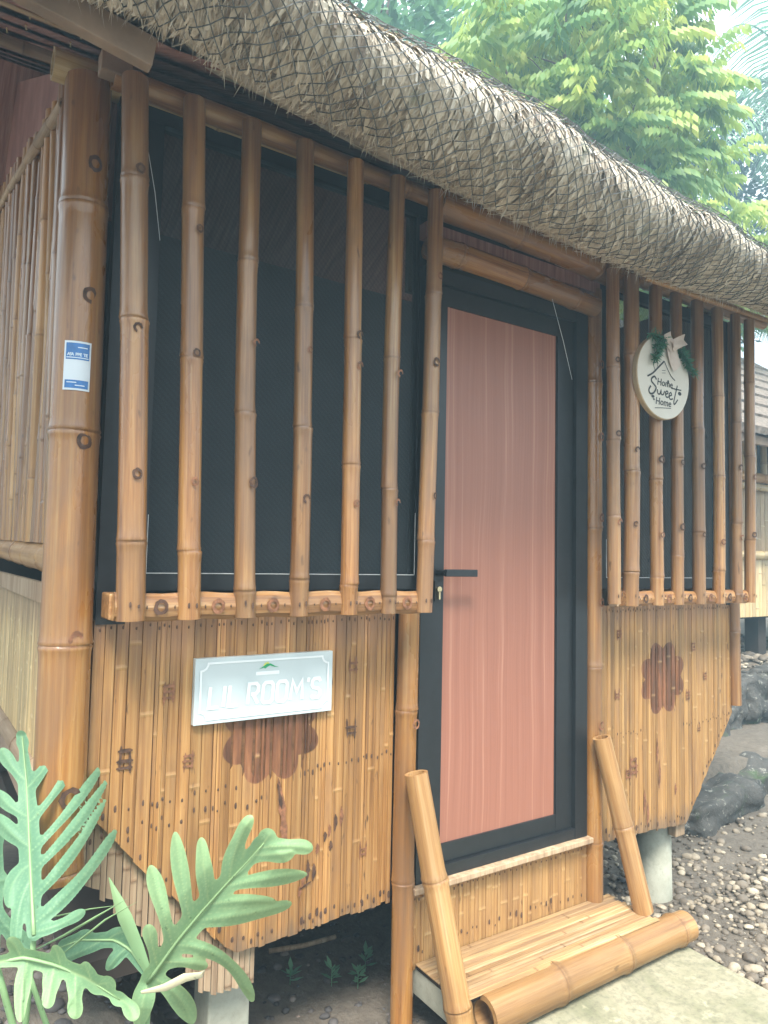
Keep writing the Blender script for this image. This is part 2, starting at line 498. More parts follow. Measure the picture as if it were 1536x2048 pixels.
def concrete_mat():
    m, t, b = new_mat('footing_concrete')
    v, r = objvec(t)
    a = noise(t, v, 5.0, 6, 0.65); c = noise(t, v, 60, 3, 0.6)
    col = ramp(t, a, [(0.3, (0.26, 0.26, 0.20)), (0.7, (0.44, 0.44, 0.36))])
    col = mix(t, ramp(t, c, [(0.3, 0.3), (0.5, 0.0)]), col, (0.2, 0.2, 0.15))
    t.links.new(col, b.inputs['Base Color']); b.inputs['Roughness'].default_value = 0.9
    bump(t, b, a, 0.3, 0.01)
    return m
M_conc = concrete_mat()

def stone_mat(name, cols):
    m, t, b = new_mat(name)
    tone = attr(t, 'tone')
    geo = N(t, 'ShaderNodeNewGeometry')
    n = noise(t, geo.outputs['Position'], 45, 4, 0.65)
    f = math_(t, 'ADD', math_(t, 'MULTIPLY', tone, 0.85), math_(t, 'MULTIPLY', math_(t, 'SUBTRACT', n, 0.4), 0.4), clamp=True)
    t.links.new(ramp(t, f, cols), b.inputs['Base Color']); b.inputs['Roughness'].default_value = 0.75
    return m
M_pebble = stone_mat('pebbles', [(0.0, (0.07, 0.057, 0.044)), (0.4, (0.17, 0.14, 0.105)), (0.75, (0.30, 0.25, 0.18)), (1.0, (0.48, 0.43, 0.33))])
M_pebdark = stone_mat('dark_pebbles', [(0.0, (0.035, 0.033, 0.032)), (0.5, (0.10, 0.09, 0.085)), (0.9, (0.20, 0.165, 0.14)), (1.0, (0.34, 0.22, 0.15))])

def rock_mat():
    m, t, b = new_mat('mossy_rock')
    geo = N(t, 'ShaderNodeNewGeometry')
    p = geo.outputs['Position']
    a = noise(t, p, 4.0, 6, 0.7); c = noise(t, p, 25, 5, 0.7); g = noise(t, mapping(t, p, (1, 1, 1), (3, 3, 3)), 5.0, 5, 0.65)
    col = ramp(t, a, [(0.3, (0.025, 0.026, 0.024)), (0.7, (0.10, 0.095, 0.085))])
    col = mix(t, ramp(t, g, [(0.55, 0.0), (0.68, 0.8)]), col, (0.06, 0.10, 0.04))
    col = mix(t, ramp(t, c, [(0.58, 0.0), (0.66, 0.75)]), col, (0.30, 0.30, 0.26))
    t.links.new(col, b.inputs['Base Color']); b.inputs['Roughness'].default_value = 0.9
    bump(t, b, c, 0.8, 0.02)
    return m
M_rock = rock_mat()

# ------------------------------------------------------------------ bamboo pieces
def pole_mesh(name, L, r0, r1, nodes, mat, seed=0, nseg=14, bend=0.006, hollow=True, wall=0.28, swell=0.10):
    rd = random.Random(seed)
    zs = set([0.0, L])
    k = max(4, int(L / 0.12))
    for i in range(k + 1): zs.add(L * i / k)
    for nz in nodes:
        for d in (-0.03, -0.012, -0.005, -0.0015, 0.0015, 0.005, 0.012, 0.03):
            if 0 < nz + d < L: zs.add(nz + d)
    zs = sorted(zs)
    ph = rd.uniform(0, 6.28); bx = rd.uniform(-1, 1) * bend; by = rd.uniform(-1, 1) * bend
    V = []; F = []; ring = []; seg_t = []
    tones = [rd.uniform(0, 1) for _ in range(len(nodes) + 2)]
    cuts = sorted(nodes)
    for z in zs:
        r = r0 + (r1 - r0) * z / L
        g = 0.0
        for q, nz in enumerate(cuts):
            d = z - nz
            r += r0 * swell * math.exp(-(d / 0.012) ** 2) - (r0 * 0.07 * math.exp(-((d + 0.0) / 0.0022) ** 2))
            g = max(g, math.exp(-(d / 0.0035) ** 2), 0.45 * math.exp(-((d - 0.012) / 0.012) ** 2))
        # each internode is turned and kinked a little
        seg = sum(1 for nz in cuts if nz < z)
        kx = math.sin(seg * 2.1 + ph) * bend * 0.4; ky = math.cos(seg * 1.7 + ph) * bend * 0.4
        cx = bx * math.sin(math.pi * z / L) + kx * 0.6; cy = by * math.sin(math.pi * z / L) + ky * 0.6
        for i in range(nseg):
            t = 2 * math.pi * i / nseg
            rr = r * (1 + 0.02 * math.sin(2 * t + ph + seg))
            V.append((cx + rr * math.cos(t), cy + rr * math.sin(t), z)); ring.append(g); seg_t.append(tones[seg])
    n = len(zs)
    for j in range(n - 1):
        for i in range(nseg):
            i2 = (i + 1) % nseg
            F.append((j*nseg+i, j*nseg+i2, (j+1)*nseg+i2, (j+1)*nseg+i))
    for end in (0, 1):
        base = 0 if end == 0 else (n - 1) * nseg
        if hollow:
            b2 = len(V)
            zc = zs[0] if end == 0 else zs[-1]
            zi = min(0.05, L * .2) if end == 0 else L - min(0.05, L * .2)
            cx = sum(V[base+i][0] for i in range(nseg)) / nseg; cy = sum(V[base+i][1] for i in range(nseg)) / nseg
            for zz in (zc, zi):
                for i in range(nseg):
                    x, y, _ = V[base+i]
                    V.append((cx + (x - cx) * (1 - wall), cy + (y - cy) * (1 - wall), zz)); ring.append(0.0 if zz == zc else 1.0); seg_t.append(0.5)
            for i in range(nseg):
                i2 = (i + 1) % nseg
                q1 = (base+i2, base+i, b2+i, b2+i2); q2 = (b2+i2, b2+i, b2+nseg+i, b2+nseg+i2)
                F.append(q1 if end == 0 else q1[::-1]); F.append(q2 if end == 0 else q2[::-1])
            cap = tuple(b2 + nseg + i for i in range(nseg))
            F.append(cap[::-1] if end == 0 else cap)
        else:
            cap = tuple(base + i for i in range(nseg))
            F.append(cap[::-1] if end == 0 else cap)
    mb = MB(); mb.add(V, F, 0, ring=ring, seg=seg_t)
    me = mb.mesh(name, mat, smooth=True)
    me.set_sharp_from_angle(angle=math.radians(50))
    return me

def pole(name, p0, p1, r, mat, parent=None, nodes=None, r1=None, seed=0, spacing=0.32, **kw):
    p0 = Vector(p0); p1 = Vector(p1)
    d = p1 - p0; L = d.length
    rd = random.Random(seed * 13 + 5)
    if nodes is None:
        nodes = []; z = rd.uniform(0.1, spacing)
        while z < L - 0.03:
            nodes.append(z); z += spacing * rd.uniform(0.8, 1.2)
    me = pole_mesh(name, L, r, r1 if r1 is not None else r * 0.94, nodes, mat, seed, **kw)
    o = link(bpy.data.objects.new(name, me))
    o.location = p0
    q = d.to_track_quat('Z', 'Y')
    o.rotation_mode = 'QUATERNION'; o.rotation_quaternion = q
    return attach(o, parent)

def burn_ring(parent, centre, axis, r, face, size=0.016, mat=None, seed=0, full=1.0):
    """a charred ring around a branch scar, wrapped on a pole of radius r"""
    rd = random.Random(seed)
    axis = Vector(axis).normalized(); face = Vector(face); face = (face - axis * face.dot(axis)).normalized()
    side = axis.cross(face)
    n = 18; V = []; F = []
    for i in range(n + 1):
        t = 2 * math.pi * i / n * full
        for q in (0.52 * rd.uniform(0.92, 1.06), 0.78, 1.0 * rd.uniform(0.90, 1.08)):
            u = size * q * math.cos(t); h = size * q * math.sin(t) * 1.15
            ang = u / r
            R = r + 0.0032
            V.append(face * (R * math.cos(ang)) + side * (R * math.sin(ang)) + axis * h)
    for i in range(n):
        for k in range(2):
            a = i * 3 + k
            F.append((a, a + 3, a + 4, a + 1))
    mb = MB(); mb.add(V, F)
    return mb.build('burn_ring', mat or M_burn, parent, smooth=True, loc=Vector(centre))

def strip_o(name, x0, x1, ztop, zb0, zb1, y, mat, parent, seed=0, thick=0.0035, gapz=None, axis='z', bow=0.0):
    """one split of bamboo: convex front, slightly wavy edges; narrow between gapz where it was carved away"""
    rd = random.Random(seed)
    w = x1 - x0; xc = (x0 + x1) / 2
    zs = [0, 0.22, 0.45, 0.7, 0.9, 1.0]
    rows = []
    zmin = min(zb0, zb1)
    lev = [zmin + (ztop - zmin) * q for q in zs]
    if gapz:
        lev = [l for l in lev if not (gapz[0] - 0.02 < l < gapz[1] + 0.02)] + [gapz[0] - .006, gapz[0] + .006, gapz[1] - .006, gapz[1] + .006]
        lev.sort()
    nodez = rd.uniform(0.1, 0.9); ga = rd.choice((0, 0, 0, 0, 0.0003, 0.0011))
    ext = sorted(set(lev + [zmin + (ztop - zmin) * nodez + d for d in (-0.008, 0, 0.008)]))
    V = []; ring = []
    for z in ext:
        e0 = rd.uniform(0, 0.0002) + ga; e1 = rd.uniform(0, 0.0002)
        if gapz and gapz[0] < z < gapz[1]: e0 += w * 0.16; e1 += w * 0.14
        a, b_ = -w / 2 + e0, w / 2 - e1
        g = math.exp(-((z - (zmin + (ztop - zmin) * nodez)) / 0.005) ** 2)
        t = thick * (1 + 0.45 * g)
        zz = z - zmin
        def zbot(x):   # slanted foot
            if z == ext[0]: return zz + (zb0 + (zb1 - zb0) * (x + w / 2) / w - zmin)
            return zz
        for x, yy in ((a, 0.0), (a + w * .03, -t * 0.84), (0, -t), (b_ - w * .03, -t * 0.84), (b_, 0.0)):
            V.append((x, yy, max(zbot(x), zz))); ring.append(g)
    n = len(ext); F = []
    for j in range(n - 1):
        for k in range(4):
            F.append((j*5+k, j*5+k+1, (j+1)*5+k+1, (j+1)*5+k))
    F.append((0, 1, 2, 3, 4)[::-1]); F.append(tuple((n-1)*5 + k for k in range(5)))
    mb = MB(); mb.add(V, F, 0, ring=ring)
    o = mb.build(name, mat, None, loc=(xc, y + rd.uniform(-0.0012, 0.0012), zmin))
    return o

def nail_mesh():
    mb = MB(); rd = random.Random(3)
    n = 7
    V = [(0, -0.0012, 0)] + [(0.0038 * math.cos(6.283*i/n) * rd.uniform(.7, 1.2), 0, 0.0062 * math.sin(6.283*i/n) * rd.uniform(.7, 1.3)) for i in range(n)]
    F = [(0, 1 + (i + 1) % n, 1 + i) for i in range(n)]
    mb.add(V, [f[::-1] for f in F])
    return mb.mesh('nail', M_nail)
NAIL = nail_mesh()
def nail(p, parent, s=1.0):
    s *= 0.82
    o = link(bpy.data.objects.new('nail', NAIL)); o.location = p; o.scale = (s, 1, s * random.uniform(.8, 1.5))
    return attach(o, parent)

def burn_mark(x, z, y, parent, s=0.03, seed=0, mat=None):
    """small burnt lattice mark: uprights and rungs with ragged ends"""
    rd = random.Random(seed); mb = MB()
    def bar(xa, za, xb, zb, w):
        d = Vector((xb - xa, 0, zb - za)); L = d.length; d.normalize(); n = Vector((d.z, 0, -d.x))
        k = 5; V = []
        for i in range(k + 1):
            c = Vector((xa, 0, za)) + d * L * i / k
            ww = w * (0.35 if i in (0, k) else rd.uniform(.7, 1.2))
            V += [c + n * ww, c - n * ww]
        V = [(v.x, 0, v.z) for v in V]
        F = [(2*i, 2*i+1, 2*i+3, 2*i+2) for i in range(k)]
        mb.add(V, F)
    off = 0
    for q in (-1, 1):
        bar(q * s * .36, -s * rd.uniform(.7, 1), q * s * .36 + rd.uniform(-.1, .1) * s, s * rd.uniform(.7, 1), s * 0.09)
    for q in range(rd.choice((2, 3))):
        zz = s * (-.5 + q * .5 + rd.uniform(-.1, .1))
        bar(-s * rd.uniform(.4, .6), zz, s * rd.uniform(.4, .6), zz, s * 0.12)
    # each bar sits a hair above the one before
    for i in range(0, len(mb.v)):
        mb.v[i] = (mb.v[i][0], -0.0003 * (i // 12), mb.v[i][2])
    return mb.build('burn_mark', mat or M_burn, parent, loc=(x, y, z))

# ================================================================== GROUND, PATH
def ground_h(x, y):
    h = 0.0
    # raised planting bed at the left of the hut
    h += 0.30 / (1 + math.exp(max(-50, min(50, (x + 0.86) / 0.05)))) * (1 if y < 1.2 else max(0, 1 - (y - 1.2)))
    if x > 0.5: h += 0.06 / (1 + math.exp(max(-50, min(50, (y + 0.02) / 0.07))))
    # ground rising to the right behind the rock steps is built separately
    return h
def build_ground():
    mb = MB()
    xs = sorted(set([-400, -120, -40, -14, -6, -4] + list(np.linspace(-3, 5, 65)) + [6, 8, 12, 20, 40, 120, 400]))
    ys = sorted(set([-400, -120, -40, -14, -6, -4] + list(np.linspace(-3, 4, 57)) + [5, 6, 9, 14, 20, 40, 120, 400]))
    V = []; F = []
    rd = random.Random(2)
    for y in ys:
        for x in xs:
            near = abs(x) < 6 and abs(y) < 6
            V.append((x, y, ground_h(x, y) + (rd.uniform(-0.008, 0.008) if near else -0.01)))
    n = len(xs)
    for j in range(len(ys) - 1):
        for i in range(n - 1):
            F.append((j*n+i, j*n+i+1, (j+1)*n+i+1, (j+1)*n+i))
    mb.add(V, F)
    o = mb.build('ground', M_soil, None, smooth=True)
    return tag(o, kind='structure')
ground = build_ground()

# concrete path slab in front of the step
def build_path():
    mb = MB()
    prof = []
    outline = [(-0.05, -0.16), (0.965, -0.175), (0.962, -0.30), (0.952, -0.55), (0.94, -1.2), (0.92, -3.2), (-0.6, -3.2), (-0.35, -0.9), (-0.12, -0.4)]
    n = len(outline)
    V = [(x, y, -0.05) for x, y in outline] + [(x, y, 0.076) for x, y in outline]
    cx = sum(p[0] for p in outline) / n; cy = sum(p[1] for p in outline) / n
    V += [(x + (cx - x) * 0.012, y + (cy - y) * 0.012, 0.085) for x, y in outline]
    F = []
    for L in (0, 1):
        for i in range(n):
            i2 = (i + 1) % n
            F.append((L*n+i2, L*n+i, (L+1)*n+i, (L+1)*n+i2))
    F.append(tuple(range(2*n, 3*n))[::-1])
    mb.add(V, F)
    o = mb.build('path', M_path, None)
    return tag(o, kind='structure')
path = build_path()
# fix winding so that the top faces up
bpy.context.view_layer.update()
import bmesh
def recalc(o):
    bm = bmesh.new(); bm.from_mesh(o.data); bmesh.ops.recalc_face_normals(bm, faces=bm.faces); bm.to_mesh(o.data); bm.free()
recalc(path)

# ================================================================== THE HUT
hut = empty('bamboo_hut', (0.31, 0.0, 0.0), 'varnished bamboo cottage with thatched roof, slatted windows and a pink wooden door', 'hut')

# --- corner post and door posts
FACE = Vector((-0.35, -1, 0))
cp = pole('corner_post', (-1.162, 0.01, 0.70), (-1.176, 0.03, 2.70), 0.060, M_post, hut, nodes=[0.02, 0.555, 1.08, 1.66], r1=0.057, seed=1, nseg=24, bend=0.003, swell=0.07)
for z, dx in ((1.27, .0), (1.755, 0.0), (2.12, 0), (2.46, 0.0)):
    burn_ring(cp, (-1.166 - (z - .7) * .007, 0.012 + (z - .7) * .01, z), (0, 0, 1), 0.0605, (0.30, -1, 0), 0.019, M_burn if z > 1.4 else M_burn2, seed=int(z * 100))
burn_ring(cp, (-1.163, 0.012, 0.90), (0, 0, 1), 0.062, (0.2, -1, 0), 0.024, M_burn, seed=5)
jl = pole('door_post', (-0.146, -0.005, -0.02), (-0.142, 0.0, 1.318), 0.036, M_post, hut, nodes=[0.49, 1.02], seed=2, nseg=18, bend=0.004)
burn_ring(jl, (-0.144, -0.004, 0.965), (0, 0, 1), 0.042, (0.1, -1, 0), 0.014, M_burn2, seed=8)
jr = pole('door_post', (0.748, 0.0, 0.0), (0.742, 0.0, 2.58), 0.036, M_post, hut, nodes=[0.42, 1.08, 1.62, 2.2], seed=3, nseg=18, bend=0.004)
for z in (0.86, 1.33, 1.66, 1.98, 2.27):
    burn_ring(jr, (0.746, 0.0, z), (0, 0, 1), 0.037, (0.12, -1, 0), 0.015, M_burn2, seed=int(z * 77))

# --- window slats
YS = -0.120
L_b = [-1.049, -0.907, -0.758, -0.602, -0.441, -0.306, -0.174]
L_t = [-1.094, -0.946, -0.784, -0.622, -0.452, -0.300, -0.155]
L_r = [0.0335, 0.029, 0.028, 0.0265, 0.026, 0.025, 0.026]
L_rings = [(1.68, 2.03, 2.42), (1.66, 2.0, 2.33), (1.66, 2.03), (1.66, 2.06), (1.66, 2.06, 2.14), (1.66, 2.06), (1.66, 2.09, 2.4)]
L_nodes = [[.19, .73, 1.08], [.17, .66, 1.05], [.07, .54, .95], [.10, .52, .86], [.085, .43, .8], [.05, .37, .77], [.22, .62, 1.0]]
def zcut(x): return 2.66 if x < 0 else 2.62
def slat_row(bs, ts, rs, rings, nodes, zb, sd, face=(0.22, -1, 0)):
    for i, (xb, xt) in enumerate(zip(bs, ts)):
        z0, z1 = zb[i], zcut(xb)
        a = Vector((xb, YS, z0)); b_ = Vector((xt, YS + 0.0, z1))
        o = pole('bamboo_slat', a, b_, rs[i], M_slat, hut, nodes=nodes[i], r1=rs[i] * 0.97, seed=sd + i, bend=0.005, swell=0.09)
        d = (b_ - a).normalized()
        for j, z in enumerate(rings[i]):
            c = a + d * ((z - z0 + random.uniform(-.025, .025)) / d.z)
            burn_ring(o, c, d, rs[i] * 1.01 + 0.003, Vector(face) + Vector((random.uniform(-.15, .2), 0, 0)), random.uniform(0.009, 0.0135), M_burn if random.random() < .55 else M_burn2, seed=sd * 7 + i * 5 + j, full=random.choice((1, 1, .85, .7)))
        # nail stains at the foot
        for k in (-1, 1):
            nail((xb + k * 0.010, YS - rs[i] - 0.0015, z0 + 0.035 + random.uniform(-.006, .006)), o, 1.25)
slat_row(L_b, L_t, L_r, L_rings, L_nodes, [1.321] * 7, 20)
R_b = [0.722, 0.815, 0.983, 1.115, 1.263, 1.406, 1.548, 1.650]
R_t = [0.711, 0.825, 0.982, 1.116, 1.268, 1.418, 1.556, 1.674]
R_r = [0.0255, 0.031, 0.0265, 0.025, 0.027, 0.025, 0.0225, 0.0235]
R_rings = [(1.66, 1.98, 2.28), (1.63, 1.9), (1.62, 1.9), (1.62, 1.9), (1.61, 1.9), (1.6,), (1.6, 1.9), (1.6, 1.88)]
R_nodes = [[.33, .62, .9], [.13, .52, .98], [.11, .5, 1.0], [.2, .6, .95], [.3, .74], [.14, .55, .9], [.04, .35, .8], [.28, .66, 1.0]]
slat_row(R_b, R_t, R_r, R_rings, R_nodes, [1.332] + [1.322] * 7, 40, (-0.22, -1, 0))

# --- sills: a split bamboo board under the slats, with a return at its left end
def sill(x0, x1, z0, z1, seed, parent):
    rd = random.Random(seed); mb = MB()
    prof = [(-0.092, 0.0), (-0.112, 0.0), (-0.122, 0.012), (-0.126, 0.034), (-0.122, 0.056), (-0.112, 0.068), (-0.092, 0.068), (-0.098, 0.034)]
    n = len(prof); k = 24; V = []; F = []; ring = []
    H = (z1 - z0) / 0.068
    nodes = [x0 + (x1 - x0) * q for q in (0.35, 0.72)]
    for i in range(k + 1):
        x = x0 + (x1 - x0) * i / k
        wob = 0.0025 * math.sin(i * 1.3 + seed)
        for (y, z) in prof:
            V.append((x - x0, y, wob + z * H)); ring.append(0)
    for i in range(k):
        for j in range(n):
            j2 = (j + 1) % n
            F.append((i*n+j, i*n+j2, (i+1)*n+j2, (i+1)*n+j))
    F.append(tuple(range(n))); F.append(tuple(range(k*n, k*n+n))[::-1])
    mb.add(V, F, 0, ring=ring)
    o = mb.build('window_sill', M_sillx, parent, loc=(x0, 0, z0))
    recalc(o)
    return o
sl_ = sill(-1.086, -0.148, 1.318, 1.386, 1, hut)
sr_ = sill(0.785, 1.690, 1.320, 1.376, 2, hut)
boxo('sill_return', (-1.092, -0.091, 1.320), (-1.062, -0.004, 1.384), M_sillx, hut, 0.004)
boxo('sill_return', (1.66, -0.091, 1.322), (1.688, -0.004, 1.374), M_sillx, hut, 0.004)
boxo('sill_board', (0.775, -0.091, 1.316), (0.860, -0.050, 1.380), M_grey, hut, 0.003)
def diamond(x, z, parent, s, seed, mat):
    o = burn_ring(parent, (x, -0.085, z), (0, 0, 1), 0.0425, (0, -1, 0), s, mat, seed=seed)
for i in range(6):
    xm = (L_b[i] + L_b[i+1]) / 2
    diamond(xm, 1.352, sl_, 0.017, 100 + i, M_burn if i == 0 else M_burn2)
    for k in (-1, 1): nail((xm + k * 0.034, -0.1275, 1.352), sl_, 0.8)
for i in range(1, 7):
    xm = (R_b[i] + R_b[i+1]) / 2
    diamond(xm, 1.348, sr_, 0.015, 120 + i, M_burn if i % 2 else M_burn2)
    for k in (-1, 1): nail((xm + k * 0.034, -0.1275, 1.348), sr_, 0.8)

# --- beams and lintels
pole('top_beam', (-1.135, -0.062, 2.682), (-0.09, -0.062, 2.672), 0.030, M_slat, hut, seed=61, spacing=0.36)
pole('lintel', (-0.10, -0.055, 2.668), (0.905, -0.055, 2.632), 0.050, M_post, hut, seed=62, nodes=[.36, .78], nseg=18)
pole('lintel', (-0.11, -0.030, 2.528), (0.715, -0.030, 2.498), 0.042, M_post, hut, seed=63, nodes=[.12, .42, .7], nseg=18)
boxo('lintel_board', (-0.12, -0.028, 2.56), (0.75, 0.01, 2.612), M_nipa, hut)
pole('top_beam', (0.84, -0.062, 2.66), (1.90, -0.062, 2.66), 0.026, M_slat, hut, seed=64)
pole('plate_beam', (-1.262, 0.04, 2.726), (1.86, 0.04, 2.726), 0.040, M_palepole, hut, seed=65, spacing=0.5)
boxo('beam_end', (-1.17, -0.095, 2.672), (-1.095, -0.05, 2.725), M_plank, hut, 0.003)
pole('eave_batten', (0.62, -0.335, 2.495), (1.90, -0.335, 2.520), 0.010, M_rail, hut, seed=66)
eb = boxo('eave_board', (0, -0.016, -0.034), (1.40, 0.016, 0.034), M_plank, None, 0.003)
_d = (Vector((-1.356, -0.357, 2.600)) - Vector((-1.118, -0.357, 2.564))).normalized()
eb.location = Vector((-1.118, -0.357, 2.586)); eb.matrix_basis = Matrix.Translation(Vector((-1.112, -0.357, 2.566))) @ Matrix((_d, Vector((0, 0, 1)).cross(_d).normalized() , _d.cross(Vector((0, 0, 1)).cross(_d).normalized()))).transposed().to_4x4() @ Matrix.Translation((0.70, 0, -0.034))
attach(eb, hut)

boxo('transom_board', (-0.125, 0.064, 2.40), (0.80, 0.085, 2.765), M_dark, hut)
# --- window frames, screens
def window(x0, x1, z0, z1, seed):
    f = MB(); y0, y1 = 0.02, 0.06; wd = 0.046
    f.box((0, 0, 0), (x1 - x0, y1 - y0, wd)); f.box((0, 0, z1 - z0 - wd), (x1 - x0, y1 - y0, z1 - z0))
    f.box((0, 0.001, wd), (wd, y1 - y0, z1 - z0 - wd)); f.box((x1 - x0 - wd, 0.001, wd), (x1 - x0, y1 - y0, z1 - z0 - wd))
    fr = f.build('window_frame', M_black, hut, loc=(x0, y0, z0))
    s = MB(); s.add([(x0 + wd, 0.042, z0 + wd), (x1 - wd, 0.042, z0 + wd), (x1 - wd, 0.042, z1 - wd), (x0 + wd, 0.042, z1 - wd)], [(0, 1, 2, 3)])
    s.build('insect_screen', M_screen, fr)
    sp = MB()
    a, b_ = x0 + wd, x1 - wd
    sp.tube([(a, 0.019, z0 + wd), (b_, 0.019, z0 + wd)], 0.0013, 5)
    sp.tube([(a, 0.019, z0 + wd + .002), (a, 0.019, z0 + 0.20)], 0.0011, 5)
    sp.tube([(b_, 0.019, z0 + wd + .002), (b_, 0.019, z0 + 0.25)], 0.0011, 5)
    sp.build('sealing_cord', M_whiteline, fr)
window(-1.025, -0.065, 1.385, 2.70, 1)
window(0.80, 1.70, 1.380, 2.66, 2)
boxo('window_jamb', (-1.098, 0.022, 1.30), (-1.026, 0.058, 2.70), M_black, hut)
boxo('window_jamb', (1.702, 0.022, 1.30), (1.76, 0.058, 2.66), M_black, hut)

# --- door
door = empty('door', (0.30, 0.02, 0.46)); attach(door, hut)
fr = MB()
fr.box((-0.105, -0.012, 0.450), (-0.055, 0.060, 2.475)); fr.box((0.632, -0.012, 0.450), (0.697, 0.060, 2.475))
fr.box((-0.055, -0.010, 2.425), (0.632, 0.060, 2.474)); fr.box((-0.055, -0.010, 0.451), (0.632, 0.060, 0.488))
fr.build('door_frame', M_black, door)
st = MB()
st.box((-0.053, 0.004, 0.490), (0.0, 0.050, 2.423)); st.box((0.545, 0.004, 0.490), (0.630, 0.050, 2.423))
st.box((0.0, 0.005, 2.357), (0.545, 0.050, 2.422)); st.box((0.0, 0.005, 0.491), (0.545, 0.050, 0.550))
lf = st.build('door_leaf', M_black, door)
boxo('door_panel', (0.0, 0.012, 0.550), (0.545, 0.040, 2.357), M_door, door)
bead = MB(); 
for x in (0.0, 0.541): bead.box((x, 0.008, 0.550), (x + 0.004, 0.0118, 2.357))
bead.build('glazing_bead', M_black, lf)
hd = MB()
hd.tube([(-0.027, 0.004, 1.440), (-0.027, -0.045, 1.440)], 0.0105, 12)
hd.box((-0.036, -0.058, 1.428), (0.098, -0.046, 1.452))
hh = hd.build('door_handle', M_black, door)
md = hh.modifiers.new('b', 'BEVEL'); md.width = 0.002; md.segments = 2
lk = MB(); lk.box((-0.041, -0.004, 1.345), (-0.014, 0.0038, 1.412)); lk.build('lock_plate', M_black, door)
lk = MB(); lk.tube([(-0.030, 0.0, 1.385), (-0.030, -0.016, 1.385)], 0.0095, 14); lk.box((-0.0335, -0.016, 1.352), (-0.0265, -0.005, 1.378)); lk.build('lock_cylinder', M_brass, door)
boxo('threshold', (-0.125, -0.036, 0.430), (0.708, 0.03, 0.4495), M_grey, hut, 0.003)

# --- split bamboo panels
def panel(name, x0, x1, ztop, bottom, y, n, mat, seed, backing=True, carve=None):
    """bottom(x) gives the foot height"""
    rd = random.Random(seed)
    p = None
    b = MB(); k = 24; V = []; F = []
    for i in range(k + 1):
        x = x0 + (x1 - x0) * i / k
        V += [(x - x0, 0, bottom(x) + 0.004), (x - x0, 0, ztop - 0.004), (x - x0, 0.02, bottom(x) + 0.004), (x - x0, 0.02, ztop - .004)]
    for i in range(k):
        a = i * 4
        F += [(a, a+4, a+5, a+1), (a+2, a+3, a+7, a+6), (a+1, a+5, a+7, a+3), (a, a+2, a+6, a+4)]
    F += [(0, 1, 3, 2), (k*4, k*4+2, k*4+3, k*4+1)]
    b.add(V, F)
    p = b.build(name, M_back, hut, loc=(x0, y, 0))
    ws = [rd.choice((0.55, 0.8, 1.0, 1.3, 1.7)) * rd.uniform(.9, 1.1) for _ in range(n)]
    s = sum(ws); x = x0; strips = []
    for i, q in enumerate(ws):
        xn = x + (x1 - x0) * q / s
        if bottom(x) < ztop - 0.03:
            gz = None
            if carve:
                cx, cz, rad = carve
                dx = abs((x + xn) / 2 - cx)
                if dx < rad * 0.93:
                    hgt = math.sqrt(max(0, rad * rad - dx * dx)) * rd.uniform(.9, 1.05)
                    if hgt > 0.03: gz = (cz - hgt, cz + hgt)
            jag = rd.uniform(-0.006, 0.004)
            o = strip_o('bamboo_strip', x + 0.0001, xn - 0.0001, ztop + rd.uniform(-.002, .002), bottom(x) + jag, bottom(xn) + jag, y - 0.001, mat, p, seed * 1000 + i, gapz=gz)
            attach(o, p)
            strips.append(((x + xn) / 2, o))
        x = xn
    return p, strips
def botL(x):
    b = 0.388 + (x + 0.70) * 0.035
    if x < -0.70: b = max(b, 0.388 + (-0.70 - x) * 1.12)
    return b
def botR(x):
    b = 0.392 - (x - 0.80) * 0.05
    if x > 1.375: b = max(b, 0.355 + (x - 1.375) * 1.22)
    return b
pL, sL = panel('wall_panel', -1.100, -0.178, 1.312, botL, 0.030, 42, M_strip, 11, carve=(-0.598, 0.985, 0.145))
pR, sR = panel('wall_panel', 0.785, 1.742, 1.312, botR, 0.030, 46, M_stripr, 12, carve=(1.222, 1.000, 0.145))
pD, sD = panel('door_riser', -0.128, 0.712, 0.428, lambda x: 0.188, 0.006, 36, M_riser, 13)
# nails: one per strip under the sill, a slanting row half way down
for x, o in sL:
    nail((x, 0.024, 1.292 + random.uniform(-.006, .004)), pL, 1.0)
    zz = 0.845 + (x + 0.65) * 0.045 + random.uniform(-.008, .008)
    if x > -0.75 or random.random() < .8:
        if abs(x + 0.598) > 0.1 : nail((x, 0.024, zz), pL, random.uniform(.9, 1.5))
    if x < -0.62: nail((x, 0.024, zz - 0.055 + random.uniform(-.01, .01)), pL, random.uniform(.9, 1.6))
    if random.random() < 0.8: nail((x + random.uniform(-.004, .004), 0.024, max(botL(x) + 0.03, .42) + random.uniform(-.012, .012)), pL, random.uniform(1.0, 2.2))
for x, o in sR:
    nail((x, 0.024, 1.292 + random.uniform(-.005, .004)), pR, 0.95)
    if abs(x - 1.222) > 0.13 and botR(x) < 0.76: nail((x, 0.024, 0.79 + random.uniform(-.01, .01)), pR, random.uniform(.6, 1.2))
    if random.random() < 0.8: nail((x, 0.024, botR(x) + 0.03 + random.uniform(-.012, .012)), pR, random.uniform(.9, 1.9))
for x, o in sD:
    nail((x, -0.002, 0.405 + random.uniform(-.006, .004)), pD, .9)
    if random.random() < 0.7: nail((x, -0.002, 0.245 + random.uniform(-.012, .012)), pD, random.uniform(.8, 2.0))
for i, (x, z, s) in enumerate([(-0.905, 1.115, .034), (-1.010, 0.955, .038), (-0.845, 0.93, .03), (-0.335, 1.155, .032), (-0.337, 0.96, .036), (-0.285, 0.585, .028)]):
    burn_mark(x, z, 0.0227, pL, s, i, M_burn if i in (1, 4) else M_burn2)
